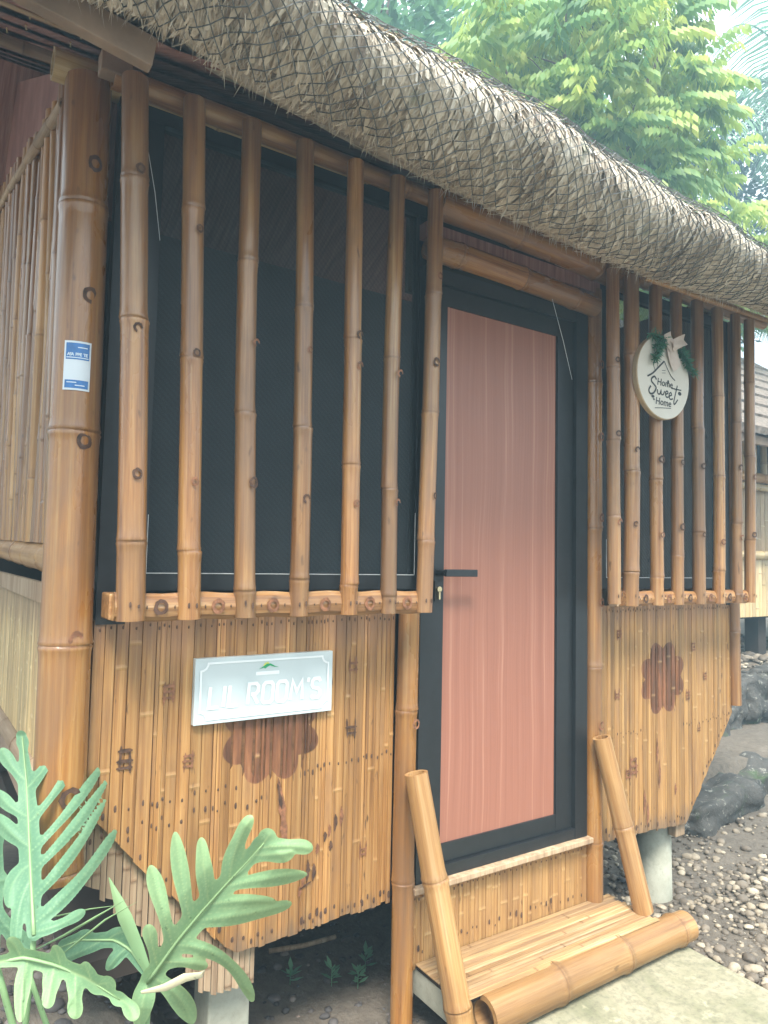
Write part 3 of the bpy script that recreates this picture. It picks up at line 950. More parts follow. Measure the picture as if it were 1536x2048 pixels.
for i, (x, z, s) in enumerate([(0.93, 1.195, .03), (0.918, 0.955, .03), (1.44, 1.12, .026), (1.525, 0.985, .026), (1.395, 0.91, .03), (1.475, 0.76, .022), (1.02, 0.655, .05), (0.985, 0.63, .03)]):
    burn_mark(x, z, 0.0227, pR, s, 40 + i, M_burn2)
# the burnt stem and leaf below the left flower
def burn_stroke(parent, pts, w, seed, mat, y=0.0224):
    rd = random.Random(seed); mb = MB(); V = []
    pts = [Vector((p[0], 0, p[1])) for p in pts]
    dense = []
    for a, b_ in zip(pts[:-1], pts[1:]):
        for q in range(4): dense.append(a.lerp(b_, q / 4))
    dense.append(pts[-1])
    c0 = dense[0].copy()
    for i, c in enumerate(dense):
        d = (dense[min(i+1, len(dense)-1)] - dense[max(i-1, 0)]).normalized(); n = Vector((d.z, 0, -d.x))
        ww = w * math.sin(math.pi * (i + 0.6) / (len(dense) + 0.2)) * rd.uniform(.6, 1.2)
        V += [c - c0 + n * ww, c - c0 - n * ww]
    F = [(2*i, 2*i+1, 2*i+3, 2*i+2) for i in range(len(dense) - 1)]
    mb.add(V, F)
    mb.build('burn_mark', mat, parent, loc=(c0.x, y, c0.z))
burn_stroke(pL, [(-0.578, .845), (-0.568, .79), (-0.560, .74), (-0.552, .66), (-0.553, .60)], 0.012, 1, M_burn2)
burn_stroke(pL, [(-0.580, .83), (-0.570, .785), (-0.564, .755)], 0.006, 2, M_burn, 0.0218)
for i, (x, z, l) in enumerate([(-0.365, .70, .06), (-0.385, .685, .05), (-0.405, .665, .035), (-0.42, .65, .03), (-0.445, .62, .03), (-0.475, .565, .06), (-0.49, .545, .05), (-0.455, .555, .05), (-0.50, .51, .03), (-.40, .62, .03)]):
    burn_stroke(pL, [(x, z + l / 2), (x + .002, z), (x - .002, z - l / 2)], 0.0065, 10 + i, M_burn if i % 2 else M_burn2)
burn_stroke(pL, [(-0.50, .515), (-0.478, .525), (-0.462, .53)], 0.004, 30, M_burn)
for i, (x, z, l) in enumerate([(1.175, .70, .10), (1.19, .60, .12), (1.09, .50, .10), (1.11, .45, .09), (1.30, .52, .05)]):
    burn_stroke(pR, [(x, z + l / 2), (x + .003, z), (x - .002, z - l / 2)], 0.007, 50 + i, M_burn2)

# right corner half post and the piece below it
pole('corner_post', (1.760, 0.018, 0.835), (1.760, 0.018, 2.66), 0.028, M_slat, hut, seed=71, nodes=[.34, .9, 1.4])
boxo('corner_stub', (1.335, 0.045, 0.302), (1.40, 0.085, 0.40), M_grey, hut, 0.004)

# --- left wall: poles above, split panel below
def side_wall():
    x = -1.180
    y = 0.13; k = 0
    while y < 2.6:
        r = random.uniform(0.019, 0.025)
        pole('bamboo_pole', (x + random.uniform(-.006, .006), y, 1.50 + 0.02 * y), (x + random.uniform(-.02, .012), y + random.uniform(-.012, .012), 2.72 + 0.3 * y), r, M_slat if k % 3 else M_rail, hut, seed=200 + k, nseg=10, spacing=0.42, hollow=False)
        y += r * 2.02; k += 1
    pole('side_rail', (x + 0.003, 0.03, 1.462), (x + 0.003, 4.6, 1.55), 0.041, M_rail, hut, seed=90, nseg=14)
    b = boxo('side_batten', (x - 0.034, 0.07, 1.350), (x - 0.018, 4.6, 1.402), M_grey, hut)
    # split strips
    back = boxo('side_panel', (x - 0.010, 0.075, 0.90), (x + 0.008, 4.6, 1.352), M_dark, hut)
    y = 0.075; k = 0
    while y < 2.4:
        wd = random.uniform(0.02, 0.032)
        o = strip_o('bamboo_strip', -wd / 2, wd / 2, 1.349, 0.93 - 0.03 * y, 0.93 - 0.03 * y, 0, M_strips, None, 300 + k)
        o.rotation_euler = (0, 0, math.radians(-90))
        o.location = (x - 0.0112, y + wd / 2, 0.93 - 0.03 * y)
        attach(o, back)
        y += wd; k += 1
    pole('side_sill', (x - 0.006, 0.09, 0.905), (x - 0.006, 4.6, 0.80), 0.032, M_grey, hut, seed=92)
    boxo('side_sill', (x - 0.022, 0.10, 0.78), (x + 0.01, 4.6, 0.862), M_plank, hut)
    # skirt leaning in below
    sk = MB(); 
    sk.add([(-1.13, 0.056, 0.86), (-1.13, 4.6, 0.86), (-0.70, 4.6, 0.375), (-0.70, 0.056, 0.375), (-1.11, 0.056, 0.86), (-1.11, 4.6, 0.86), (-0.68, 4.6, 0.375), (-0.68, 0.056, 0.375)],
           [(0, 1, 2, 3), (7, 6, 5, 4), (0, 3, 7, 4), (1, 5, 6, 2), (0, 4, 5, 1), (3, 2, 6, 7)])
    sko = sk.build('skirt_panel', M_grey, hut)
    y = 0.07; k = 0
    dirv = Vector((-0.43, 0, 0.50)); L = dirv.length
    while y < 1.3:
        wd = random.uniform(0.02, 0.03)
        o = strip_o('bamboo_strip', -wd / 2, wd / 2, L, random.uniform(-.02, .01), random.uniform(-.02, .01), 0, M_grey, None, 600 + k)
        zax = dirv.normalized(); xax = Vector((0, -1, 0)); yax = zax.cross(xax)
        mm = Matrix((xax, yax, zax)).transposed().to_4x4(); mm.translation = Vector((-0.716, y + wd / 2, 0.362))
        o.matrix_basis = mm @ Matrix.Translation((0, 0, o.location.z))
        attach(o, sko); y += wd; k += 1
    # front weathered slats beside the left footing
    xx = -1.105; i = 0
    while xx < -0.625:
        wd = random.uniform(.014, .022); tp = botL(xx) + 0.02 if xx < -0.7 else 0.40
        lo_ = max(0.285, botL(xx) - 0.15 - random.uniform(0, .03))
        o = strip_o('bamboo_strip', xx, xx + wd - .001, tp, lo_, lo_ - .008, 0.052, M_grey, None, 650 + i); attach(o, sko); xx += wd; i += 1
side_wall()
pole('gable_rail', (-1.215, 0.16, 2.70), (-1.215, 2.6, 3.36), 0.016, M_grey, hut, seed=95)
# right end wall (only its edge can be seen), floor, back wall and room
gm = MB(); gm.add([(-1.165, 0.06, 2.55), (-1.165, 4.6, 2.55), (-1.165, 4.6, 2.80), (-1.165, 2.2, 3.95), (-1.165, 0.06, 2.78), (-1.14, 0.06, 2.55), (-1.14, 4.6, 2.55), (-1.14, 4.6, 2.80), (-1.14, 2.2, 3.95), (-1.14, 0.06, 2.78)],
    [(0, 1, 2, 3, 4), (9, 8, 7, 6, 5), (0, 5, 6, 1), (1, 6, 7, 2), (2, 7, 8, 3), (3, 8, 9, 4), (4, 9, 5, 0)]); gm.build('gable_infill', M_nipa, hut)
boxo('end_wall', (1.735, 0.07, 0.86), (1.765, 4.6, 2.80), M_grey, hut)
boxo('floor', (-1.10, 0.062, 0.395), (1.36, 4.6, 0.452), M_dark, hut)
fl = MB(); fl.add([(1.36, 0.07, 0.36), (1.36, 4.6, 0.36), (1.745, 4.6, 0.86), (1.745, 0.07, 0.86), (1.34, 0.07, 0.38), (1.34, 4.6, 0.38), (1.725, 4.6, 0.88), (1.725, 0.07, 0.88)],
              [(0, 3, 2, 1), (4, 5, 6, 7), (0, 4, 7, 3), (1, 2, 6, 5), (0, 1, 5, 4), (3, 7, 6, 2)])
fl.build('skirt_panel', M_grey, hut)
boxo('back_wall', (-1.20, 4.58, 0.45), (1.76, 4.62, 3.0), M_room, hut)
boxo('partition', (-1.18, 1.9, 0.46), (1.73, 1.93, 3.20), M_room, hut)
boxo('floor_beam', (-1.0, 0.40, 0.30), (1.40, 0.48, 0.394), M_plank, hut)
boxo('floor_beam', (-1.0, 1.90, 0.30), (1.40, 1.98, 0.394), M_plank, hut)
# footings
ft = MB(); ft.tube([(0, 0, -0.05), (0, 0, 0.02), (0, 0, 0.40)], [0.082, 0.078, 0.073], 22); fo = ft.build('footing', M_conc, hut, smooth=False, loc=(1.345, 0.165, 0))
fo.data.polygons.foreach_set('use_smooth', [len(p.vertices) == 4 for p in fo.data.polygons])
boxo('footing', (-0.735, 0.10, -0.1), (-0.610, 0.22, 0.392), M_conc, hut, 0.006)
for (x, y) in ((-0.66, 2.2), (1.33, 2.2), (0.35, 1.2)):
    boxo('footing', (x - .06, y - .06, -0.1), (x + .06, y + .06, 0.299), M_conc, hut, 0.006)

# --- roof
roof = empty('roof', (0.31, 2.2, 2.7)); attach(roof, hut)
RX0, RX1 = -2.6, 2.12
def lip(x):    # lower lip height
    return np.interp(x, [-2.6, -1.10, -0.99, -0.91, -0.39, 0.36, 1.19, 2.2], [2.605, 2.595, 2.570, 2.555, 2.498, 2.452, 2.480, 2.47])
def crown_(x):  # height of the round of the eave
    return np.interp(x, [-2.6, -0.83, -0.23, 0.35, 1.01, 2.2], [2.710, 2.680, 2.668, 2.624, 2.556, 2.49])
def profile(x):
    zl, zt = lip(x), crown_(x); h = zt - zl
    wob = 0.010 * math.sin(x * 7.1) + 0.007 * math.sin(x * 17.3 + 1)
    return [(-0.12, zl + 0.19), (-0.33, zl + 0.05), (-0.45, zl + wob * .5), (-0.555 + wob * .3, zl + 0.07 * h), (-0.622 + wob, zl + 0.30 * h), (-0.640 + wob, zl + 0.60 * h),
            (-0.600 + wob * .7, zl + 0.95 * h), (-0.47, zt + 0.085 + wob * .5), (-0.20, zt + 0.235 + wob * .5), (0.35, zt + 0.55), (1.3, zt + 1.10), (2.2, zt + 1.62)]
def prof_pt(x, s):
    """s in 0..len-1 along the profile, smoothed; returns point and tangent"""
    P = profile(x); n = len(P) - 1
    def P_(i): return Vector((x, *P[max(0, min(n, i))]))
    i = min(int(s), n - 1); f = s - i
    p0, p1, p2, p3 = P_(i - 1), P_(i), P_(i + 1), P_(i + 2)
    pt = 0.5 * ((2 * p1) + (p2 - p0) * f + (2 * p0 - 5 * p1 + 4 * p2 - p3) * f * f + (3 * p1 - p0 - 3 * p2 + p3) * f ** 3)
    tg = 0.5 * ((p2 - p0) + 2 * (2 * p0 - 5 * p1 + 4 * p2 - p3) * f + 3 * (3 * p1 - p0 - 3 * p2 + p3) * f * f)
    return pt, tg.normalized()
# base of packed straw
mb = MB(); nx = 110; ns = 60; V = []; tone = []
rd = random.Random(9)
for i in range(nx + 1):
    x = RX0 + (RX1 - RX0) * i / nx
    for j in range(ns + 1):
        s = 11.0 * j / ns
        p, tg = prof_pt(x, s)
        nrm = Vector((0, tg.z, -tg.y)) * -1
        V.append(p + nrm * -0.012 + Vector((0, rd.uniform(-.006, .006), rd.uniform(-.006, .006)))); tone.append(rd.uniform(0.0, 0.45))
F = [(i*(ns+1)+j, (i+1)*(ns+1)+j, (i+1)*(ns+1)+j+1, i*(ns+1)+j+1) for i in range(nx) for j in range(ns)]
mb.add(V, F, 0, tone=tone)
tb = mb.build('thatch_bed', M_straw, roof)
for xe in (RX0, RX1):
    pr_ = [(xe, y_, z_) for (y_, z_) in profile(xe)]
    mb = MB(); mb.add(pr_ + [(xe, 2.2, 4.0), (xe, 1.0, 3.36), (xe, 0.0, 2.80)], [tuple(range(len(pr_) + 3))], 0, tone=0.15); mb.build('thatch_end', M_straw, roof)
# rear slope
mb = MB(); mb.add([(RX0, 2.2, 4.32), (RX1, 2.2, 4.10), (RX1, 5.2, 2.60), (RX0, 5.2, 2.60)], [(0, 1, 2, 3)]); mb.build('rear_thatch', M_straw, roof)
# straw blades lying down the slope
def thatch_blades(n, smin, smax, seed, wid, ln, lift):
    g = random.Random(seed); mb = MB()
    V = []; F = []; T = []
    for _ in range(n):
        x = g.uniform(RX0 + .02, RX1 - .01); s = smin + (smax - smin) * g.random()
        tone = g.random() ** 1.3
        # tufts of pale straw
        if math.sin(x * 5.3 + math.sin(x * 2.1 + s) * 2) * math.sin(x * 13.7 + s * 1.3) > 0.35: tone = min(1, tone + 0.35)
        L = g.uniform(*ln); k = 3
        sx = g.gauss(0, 0.22); w = g.uniform(*wid)
        lf = g.uniform(0.2, 1.0) * lift
        b = len(V)
        ss = s; xx = x
        for q in range(k + 1):
            ss_ = max(0.9, ss)
            p, tg = prof_pt(xx, ss_)
            nrm = Vector((0, -tg.z, tg.y))
            if s - ss > 0 and ss < 0.9: p = p - tg * 0.0
            f = q / k
            p = p + nrm * (-0.004 + lf * f)
            ww = w * (1 - 0.75 * f)
            side = Vector((1, 0, 0))
            V.append(p + side * ww + nrm * 0.0008); V.append(p - side * ww)
            T += [tone, tone]
            # walk downhill by L/k
            p2, _ = prof_pt(xx, max(0.0, ss_ - 0.1)); dl = max(0.004, (p2 - prof_pt(xx, ss_)[0]).length / 0.1)
            ss = ss_ - (L / k) / dl; xx = xx + sx * L / k
        for q in range(k):
            F.append((b + 2*q, b + 2*q+1, b + 2*q+3, b + 2*q+2))
    mb.add(V, F, 0, tone=T)
    return mb
o = thatch_blades(9500, 2.2, 8.6, 21, (0.0016, 0.0042), (0.06, 0.16), 0.018).build('thatch', M_straw, roof); tag(o, kind='stuff')
o = thatch_blades(5200, 2.4, 8.0, 22, (0.006, 0.014), (0.05, 0.11), 0.020).build('broad_thatch', M_straw, roof); tag(o, kind='stuff')
# fringe hanging under the lip
fr_ = MB(); V = []; F = []; T = []; g = random.Random(31)
for _ in range(3800):
    x = g.uniform(RX0, RX1); p, _t = prof_pt(x, g.uniform(1.3, 3.4))
    L = g.uniform(0.02, 0.06); w_ = g.uniform(0.001, 0.003); tn = g.random() * .7
    d = Vector((g.gauss(0, .3), g.gauss(0.12, .25), -1)).normalized() * L
    b = len(V); q = p + Vector((0, 0, 0.012))
    V += [q + Vector((w_, 0, 0)), q - Vector((w_, 0, 0)), q + d]; T += [tn] * 3; F.append((b, b+1, b+2))
fr_.add(V, F, 0, tone=T); o = fr_.build('thatch_fringe', M_straw, roof); tag(o, kind='stuff')
# net over the thatch
def net():
    mb = MB(); g = random.Random(41)
    pitch = 0.040; x0, x1 = -2.2, 1.7
    smin, smax = 2.0, 7.6; rows = 26
    step = (smax - smin) / rows
    cols = int((x1 - x0) / pitch)
    def pt(i, j):
        s = smin + j * step
        x = x0 + (i + 0.5 * (j % 2)) * pitch + 0.006 * math.sin(j * .7 + i * .31) + 0.03 * math.sin(i * .13)
        p, tg = prof_pt(x, s); nrm = Vector((0, -tg.z, tg.y))
        return p + nrm * (0.016 + 0.006 * math.sin(i * 1.7 + j))
    V = []; F = []
    for j in range(rows):
        for i in range(cols):
            a = pt(i, j)
            for di in ((0, 1) if j % 2 else (-1, 0)):
                b = pt(i + di, j + 1)
                d = (b - a).normalized(); u = d.cross(Vector((0, 1, 0.3))).normalized() * 0.0015; v = d.cross(u).normalized() * 0.0015
                k = len(V)
                for c in (a, b):
                    V += [c + u, c - u * .5 + v * .87, c - u * .5 - v * .87]
                F += [(k, k+1, k+4, k+3), (k+1, k+2, k+5, k+4), (k+2, k, k+3, k+5)]
    mb.add(V, F)
    o = mb.build('roof_net', M_wire, roof); tag(o, kind='stuff')
net()
mb = MB(); mb.add([(RX0, -0.28, 2.72), (RX1, -0.28, 2.72), (RX1, 2.2, 4.10), (RX0, 2.2, 4.10), (RX1, 5.15, 2.56), (RX0, 5.15, 2.56)], [(0, 1, 2, 3), (3, 2, 4, 5)]); mb.build('roof_underlay', M_nipa, roof)
# underside: nipa courses lapped like shingles, with their tie sticks
for c in range(10):
    y0 = -0.330 + c * 0.27
    z0 = 2.632 + (y0 + 0.33) * 0.56
    mb = MB(); V = []; F = []; k = 40; g = random.Random(70 + c)
    for i in range(k + 1):
        x = RX0 + 0.02 + (RX1 - RX0 - 0.04) * i / k
        V += [(x, y0 + g.uniform(-.012, .004), z0 - 0.012 + g.uniform(-.004, .004)), (x, y0 + 0.36, z0 + 0.36 * 0.56 + 0.010)]
    F = [(2*i, 2*i+1, 2*i+3, 2*i+2) for i in range(k)]
    mb.add(V, F); mb.build('nipa_course', M_nipa, roof)
    if c < 5:
        for i in range(9):
            x = -2.3 + i * 0.14 + g.uniform(-.03, .03)
            t_ = MB(); yy = y0 + 0.05; zz = z0 + 0.05 * 0.56 - 0.014
            t_.tube([(0, 0, 0), (0.004, 0.028, 0.006)], 0.0028, 5); t_.build('tie_stick', M_palepole, roof, loc=(x, yy, zz))
for i in range(4):
    x = (-2.3, -1.75, 1.2, 2.0)[i]
    pole('rafter', (x, -0.32, 2.61), (x, 2.2, 4.02), 0.020, M_grey, roof, seed=80 + i, nseg=10)
pole('purlin', (-2.5, 0.62, 3.11), (2.0, 0.62, 3.11), 0.02, M_grey, roof, seed=86, nseg=10)
pole('purlin', (-2.5, -0.20, 2.66), (-1.25, -0.20, 2.66), 0.006, M_grey, roof, seed=87, nseg=8)

# ================================================================== ENTRANCE STEP
step = empty('entrance_step', (0.4, -0.1, 0.05), 'low bamboo entrance step with a thick round front pole and two leaning rails', 'step')
tz = 0.206
yy = -0.002; k = 0
boxo('tread_board', (-0.088, -0.222, tz - 0.022), (0.815, 0.000, tz - 0.006), M_dark, step)
while yy > -0.216:
    wd = random.uniform(0.014, 0.021)
    o = strip_o('tread_strip', -wd / 2, wd / 2, 0.915 + random.uniform(-.01, .01), 0, 0, 0, M_tread, None, 700 + k)
    # lay it down along x, convex side up
    xax = Vector((0, -1, 0)); zax = Vector((1, 0, 0)); yax = zax.cross(xax)
    mm = Matrix((xax, yax, zax)).transposed().to_4x4()
    mm.translation = Vector((-0.095, yy - wd / 2, tz - 0.005))
    o.matrix_basis = mm; attach(o, step)
    yy -= wd; k += 1
# the material streaks run along the local z of these strips
M_tread2 = bamboo_mat('tread_bamboo', [(0.22, 0.12, 0.05), (0.38, 0.23, 0.10), (0.47, 0.31, 0.15), (0.62, 0.48, 0.30)], 0.55, greyamt=0.6, spot=False)
for o in step.children:
    if o.name.startswith('tread_strip'): o.data.materials[0] = M_tread2
fp = pole('front_pole', (-0.016, -0.240, 0.143), (0.985, -0.232, 0.143), 0.060, M_rail, step, nodes=[.30, .62, .93], r1=0.052, seed=5, nseg=22, bend=0.003)
pole('leaning_rail', (-0.070, -0.215, 0.075), (-0.166, -0.088, 0.828), 0.041, M_rail, step, nodes=[.46, .10], r1=0.037, seed=6, nseg=18)
pole('leaning_rail', (0.828, -0.165, 0.205), (0.712, -0.070, 0.828), 0.037, M_rail, step, nodes=[.31], r1=0.034, seed=7, nseg=18)
boxo('support_block', (-0.085, -0.15, 0.10), (-0.02, 0.05, tz - 0.023), M_conc, step, 0.004)
boxo('support_block', (0.74, -0.12, 0.03), (0.80, 0.05, tz - 0.023), M_conc, step, 0.004)

# ================================================================== SIGNS
M_signw = plain_mat('sign_face', (0.56, 0.625, 0.63), 0.35, 0.03, 4)
M_signl = plain_mat('sign_relief', (0.82, 0.85, 0.85), 0.35, 0.02, 4)
M_emg = plain_mat('emblem_green', (0.02, 0.34, 0.13), 0.5, 0.1)
M_emy = plain_mat('emblem_yellow', (0.72, 0.72, 0.12), 0.5, 0.1)
def text(name, body, size, mat, parent, loc, offset=0.0, extrude=0.0006, shear=0.0, sx=1.0, align='CENTER', spacing=1.0):
    c = bpy.data.curves.new(name, 'FONT'); c.body = body; c.size = size; c.offset = offset; c.extrude = extrude; c.shear = shear
    c.align_x = align; c.align_y = 'CENTER'; c.space_character = spacing; c.resolution_u = 3
    o = link(bpy.data.objects.new(name + '_curve', c))
    bpy.context.view_layer.update()
    me = bpy.data.meshes.new_from_object(o.evaluated_get(bpy.context.evaluated_depsgraph_get()))
    bpy.data.objects.remove(o); bpy.data.curves.remove(c)
    me.materials.clear(); me.materials.append(mat)
    q = link(bpy.data.objects.new(name, me))
    q.location = loc; q.rotation_euler = (math.radians(90), 0, 0); q.scale = (sx, 1, 1)
    return attach(q, parent)
def rect_ribbon(pts, w, y, closed=True):
    mb = MB(); n = len(pts); V = []
    for i in range(n):
        a = Vector(pts[(i - 1) % n]); b = Vector(pts[i]); c = Vector(pts[(i + 1) % n])
        d1 = (b - a).normalized() if (closed or i > 0) else (c - b).normalized(); d2 = (c - b).normalized() if (closed or i < n - 1) else d1
        nn = Vector((-(d1 + d2).y, (d1 + d2).x)).normalized()
        nn = nn / max(0.5, nn.dot(Vector((-d1.y, d1.x))))
        for s_ in (1, -1):
            V.append((b.x + nn.x * w * s_, y, b.y + nn.y * w * s_))
    F = []
    for i in range(n if closed else n - 1):
        j = (i + 1) % n
        F.append((2*i, 2*i+1, 2*j+1, 2*j))
    mb.add(V, F); return mb
SX, SZ, SW, SH = -0.628, 1.112, 0.212, 0.089
sgn = empty('name_sign', (SX, 0.0, SZ - SH), "white board sign reading LIL ROOM'S with a green hill emblem, nailed to the wall", 'sign')
boxo('sign_board', (SX - SW, -0.004, SZ - SH), (SX + SW, 0.0195, SZ + SH), M_signw, sgn, 0.0015)
a, b_, c_ = SW - 0.016, SH - 0.014, 0.020
def notch(cx, cz, sx_, sz_):
    return [(cx - sx_ * c_ * math.cos(t) , cz - sz_ * c_ * math.sin(t)) for t in np.linspace(0, math.pi / 2, 5)]
bp = []
bp += [(SX - a, SZ - b_ + c_)] + [(SX - a + c_ * math.sin(t), SZ - b_ + c_ * math.cos(t)) for t in (0.3, .8, 1.27)] + [(SX - a + c_, SZ - b_)]
bp += [(SX + a - c_, SZ - b_)] + [(SX + a - c_ * math.sin(t), SZ - b_ + c_ * math.cos(t)) for t in (1.27, .8, .3)] + [(SX + a, SZ - b_ + c_)]
bp += [(SX + a, SZ + b_ - c_)] + [(SX + a - c_ * math.sin(t), SZ + b_ - c_ * math.cos(t)) for t in (.3, .8, 1.27)] + [(SX + a - c_, SZ + b_)]
bp += [(SX - a + c_, SZ + b_)] + [(SX - a + c_ * math.sin(t), SZ + b_ - c_ * math.cos(t)) for t in (1.27, .8, .3)] + [(SX - a, SZ + b_ - c_)]
o = rect_ribbon(bp, 0.0028, -0.0062).build('sign_border', M_signl, sgn); recalc(o)
GL = {'L': [[(0, 1), (0, 0), (.62, 0)]], 'I': [[(.08, 1), (.08, 0)]],
      'R': [[(0, 0), (0, 1), (.5, 1), (.66, .86), (.66, .62), (.5, .48), (.19, .48)], [(.34, .46), (.70, 0)]],
      'O': [[(.14, 0), (.56, 0), (.70, .14), (.70, .86), (.56, 1), (.14, 1), (0, .86), (0, .14)]],
      'M': [[(0, 0), (.08, 1), (.44, .40), (.80, 1), (.88, 0)]], "'": [[(.1, 1.08), (.06, .84)]],
      'S': [[(.66, .84), (.52, 1), (.16, 1), (.02, .86), (.02, .66), (.16, .52), (.50, .48), (.66, .34), (.66, .14), (.52, 0), (.14, 0), (0, .14)]], ' ': []}
ADV = {'L': .86, 'I': .42, 'R': 1.0, 'O': 1.0, 'M': 1.18, "'": .36, 'S': .9, ' ': .42}
word_ = "LIL ROOM'S"; tot = sum(ADV[c] for c in word_) - .2
sc_ = (2 * SW - 0.082) / tot; xo = SX - SW + 0.040; hgt_ = 0.056
for c in word_:
    lm = MB()
    for st_ in GL[c]:
        rbn = rect_ribbon([(xo + px_ * sc_ + pz_ * 0.004, SZ - 0.045 + pz_ * hgt_) for px_, pz_ in st_], 0.0048, -0.0060, closed=(c == 'O'))
        lm.add([(v[0], v[1] - 0.0004 * (len(lm.v) > 0), v[2]) for v in rbn.v], rbn.f)
    if lm.v: o = lm.build('sign_letter', M_signl, sgn)
    xo += ADV[c] * sc_
em = MB(); em.add([(SX - .028, -.0062, SZ + .050), (SX - .014, -.0062, SZ + .0575), (SX - .004, -.0062, SZ + .0645), (SX + .008, -.0062, SZ + .0640), (SX + .020, -.0062, SZ + .057), (SX + .034, -.0062, SZ + .0525), (SX + .018, -.0062, SZ + .0545), (SX + .006, -.0062, SZ + .059), (SX - .002, -.0062, SZ + .0555), (SX - .009, -.0062, SZ + .0505), (SX - .013, -.0062, SZ + .0535)],
                  [(0, 10, 1), (10, 9, 8, 2, 1), (8, 7, 3, 2), (7, 6, 4, 3), (6, 5, 4)])
em.build('hill_emblem', M_emg, sgn)
em = MB(); em.add([(SX - .016, -.0058, SZ + .058), (SX - .010, -.0058, SZ + .066), (SX - .001, -.0058, SZ + .069), (SX + .004, -.0058, SZ + .0655), (SX - .004, -.0058, SZ + .0620)], [(0, 4, 3, 2, 1)]); em.build('sun_emblem', M_emy, sgn)
mb = MB(); mb.add([(SX - .036, -.0048, SZ + .033), (SX + .036, -.0048, SZ + .033), (SX + .036, -.0048, SZ + .043), (SX - .036, -.0048, SZ + .043)], [(0, 1, 2, 3)]); mb.build('caption_band', M_signl, sgn)

sgn.location.y += 0.013
# round welcome plaque on the slats of the right window
PX, PZ, PR_, PY = 0.957, 2.224, 0.168, -0.163
M_plq = plain_mat('plaque_wood', (0.62, 0.58, 0.50), 0.6, 0.05, 6)
M_plqe = plain_mat('plaque_edge', (0.45, 0.33, 0.20), 0.6, 0.1, 20)
M_ink = plain_mat('black_paint', (0.03, 0.03, 0.032), 0.6, 0.2)
M_rib = plain_mat('ribbon', (0.60, 0.50, 0.43), 0.7, 0.12, 12)
plq = empty('welcome_plaque', (PX, PY, PZ - PR_), 'round pale wooden plaque reading Home Sweet Home with ribbon and green sprigs', 'sign')
mb = MB(); n = 48; V = []; F = []
for (rr_, y_) in ((PR_, 0.012), (PR_, -0.006), (PR_ - .003, -0.009)):
    V += [(rr_ * math.cos(6.28318 * i / n), y_, rr_ * math.sin(6.28318 * i / n)) for i in range(n)]
for L in (0, 1):
    for i in range(n): F.append((L*n+i, L*n+(i+1)%n, (L+1)*n+(i+1)%n, (L+1)*n+i))
F.append(tuple(range(n))[::-1]); F.append(tuple(range(2*n, 3*n)))
mb.add(V, F); mb.m = [1] * (2 * n) + [1, 0]
o = mb.build('plaque_board', [M_plq, M_plqe], plq, loc=(PX, PY, PZ)); recalc(o)
YP = PY - 0.0102
def pl(X, Y):
    return (PX + (X - 645) / 390 * 0.168, PZ + (870 + 0.26 * (X - 645) - Y) / 660 * 0.168)
def stroke(pts, w, name='lettering', mat=None, y=None, smooth=3):
    P = [Vector(pl(*p)) for p in pts]
    if smooth and len(P) > 2:
        Q = []
        for i in range(len(P) - 1):
            p0, p1, p2, p3 = P[max(i-1, 0)], P[i], P[i+1], P[min(i+2, len(P)-1)]
            for q in range(smooth):
                f = q / smooth
                Q.append(0.5 * ((2*p1) + (p2-p0)*f + (2*p0-5*p1+4*p2-p3)*f*f + (3*p1-p0-3*p2+p3)*f**3))
        Q.append(P[-1]); P = Q
    mb = rect_ribbon([(p.x, p.y) for p in P], w, y if y is not None else YP, closed=False)
    o = mb.build(name, mat or M_ink, plq); recalc(o)
    return o
stroke([(530, 905), (505, 855), (465, 880), (460, 930), (500, 985), (525, 1035), (490, 1110), (440, 1120), (420, 1060), (450, 1000)], 0.0038)      # S
stroke([(545, 1055), (550, 1120), (580, 1130), (598, 1070), (600, 1130), (630, 1140), (650, 1085)], 0.0028)        # w
stroke([(660, 1140), (700, 1120), (690, 1085), (665, 1110), (675, 1180), (710, 1180)], 0.0028)   # e
stroke([(715, 1165), (755, 1150), (745, 1110), (718, 1140), (730, 1215), (775, 1210)], 0.0028)   # e
stroke([(845, 1000), (825, 1090), (790, 1250), (800, 1300), (850, 1225)], 0.0030)      # t
stroke([(750, 1040), (830, 1060), (905, 1078)], 0.0026)
def fontat(body, X, Y, size):
    x, z = pl(X, Y)
    text('lettering', body, size, M_ink, plq, (x, YP, z), offset=0.0004, extrude=0.0002, shear=0.15)
fontat('Home', 655, 965, 0.040)
fontat('Home', 630, 1265, 0.040)
stroke([(505, 1345), (620, 1350), (745, 1362)], 0.0014)
stroke([(400, 850), (480, 800), (570, 700), (648, 612)], 0.0035, 'roof_drawing')
stroke([(648, 612), (690, 720), (750, 850), (810, 920)], 0.0022, 'roof_drawing')
stroke([(485, 655), (505, 740), (512, 760)], 0.0016, 'roof_drawing'); stroke([(478, 640), (545, 630)], 0.0018, 'roof_drawing'); stroke([(545, 640), (548, 700)], 0.0014, 'roof_drawing')
for (X, Y) in ((640, 760), (640, 800)):
    stroke([(X - 26, Y), (X + 26, Y)], 0.0010, 'roof_drawing')
def blob(X, Y, w_, h_, name, mat):
    x, z = pl(X, Y); mb = MB(); n = 10
    mb.add([(w_ * math.cos(6.283*i/n), 0, h_ * math.sin(6.283*i/n)) for i in range(n)], [tuple(range(n))]); mb.build(name, mat, plq, loc=(x, YP, z))
blob(880, 1130, .012, .008, 'leaf_drawing', M_ink); blob(478, 1165, .010, .006, 'leaf_drawing', M_ink); blob(492, 1210, .006, .004, 'leaf_drawing', M_ink); blob(705, 935, .006, .006, 'heart_drawing', M_ink)
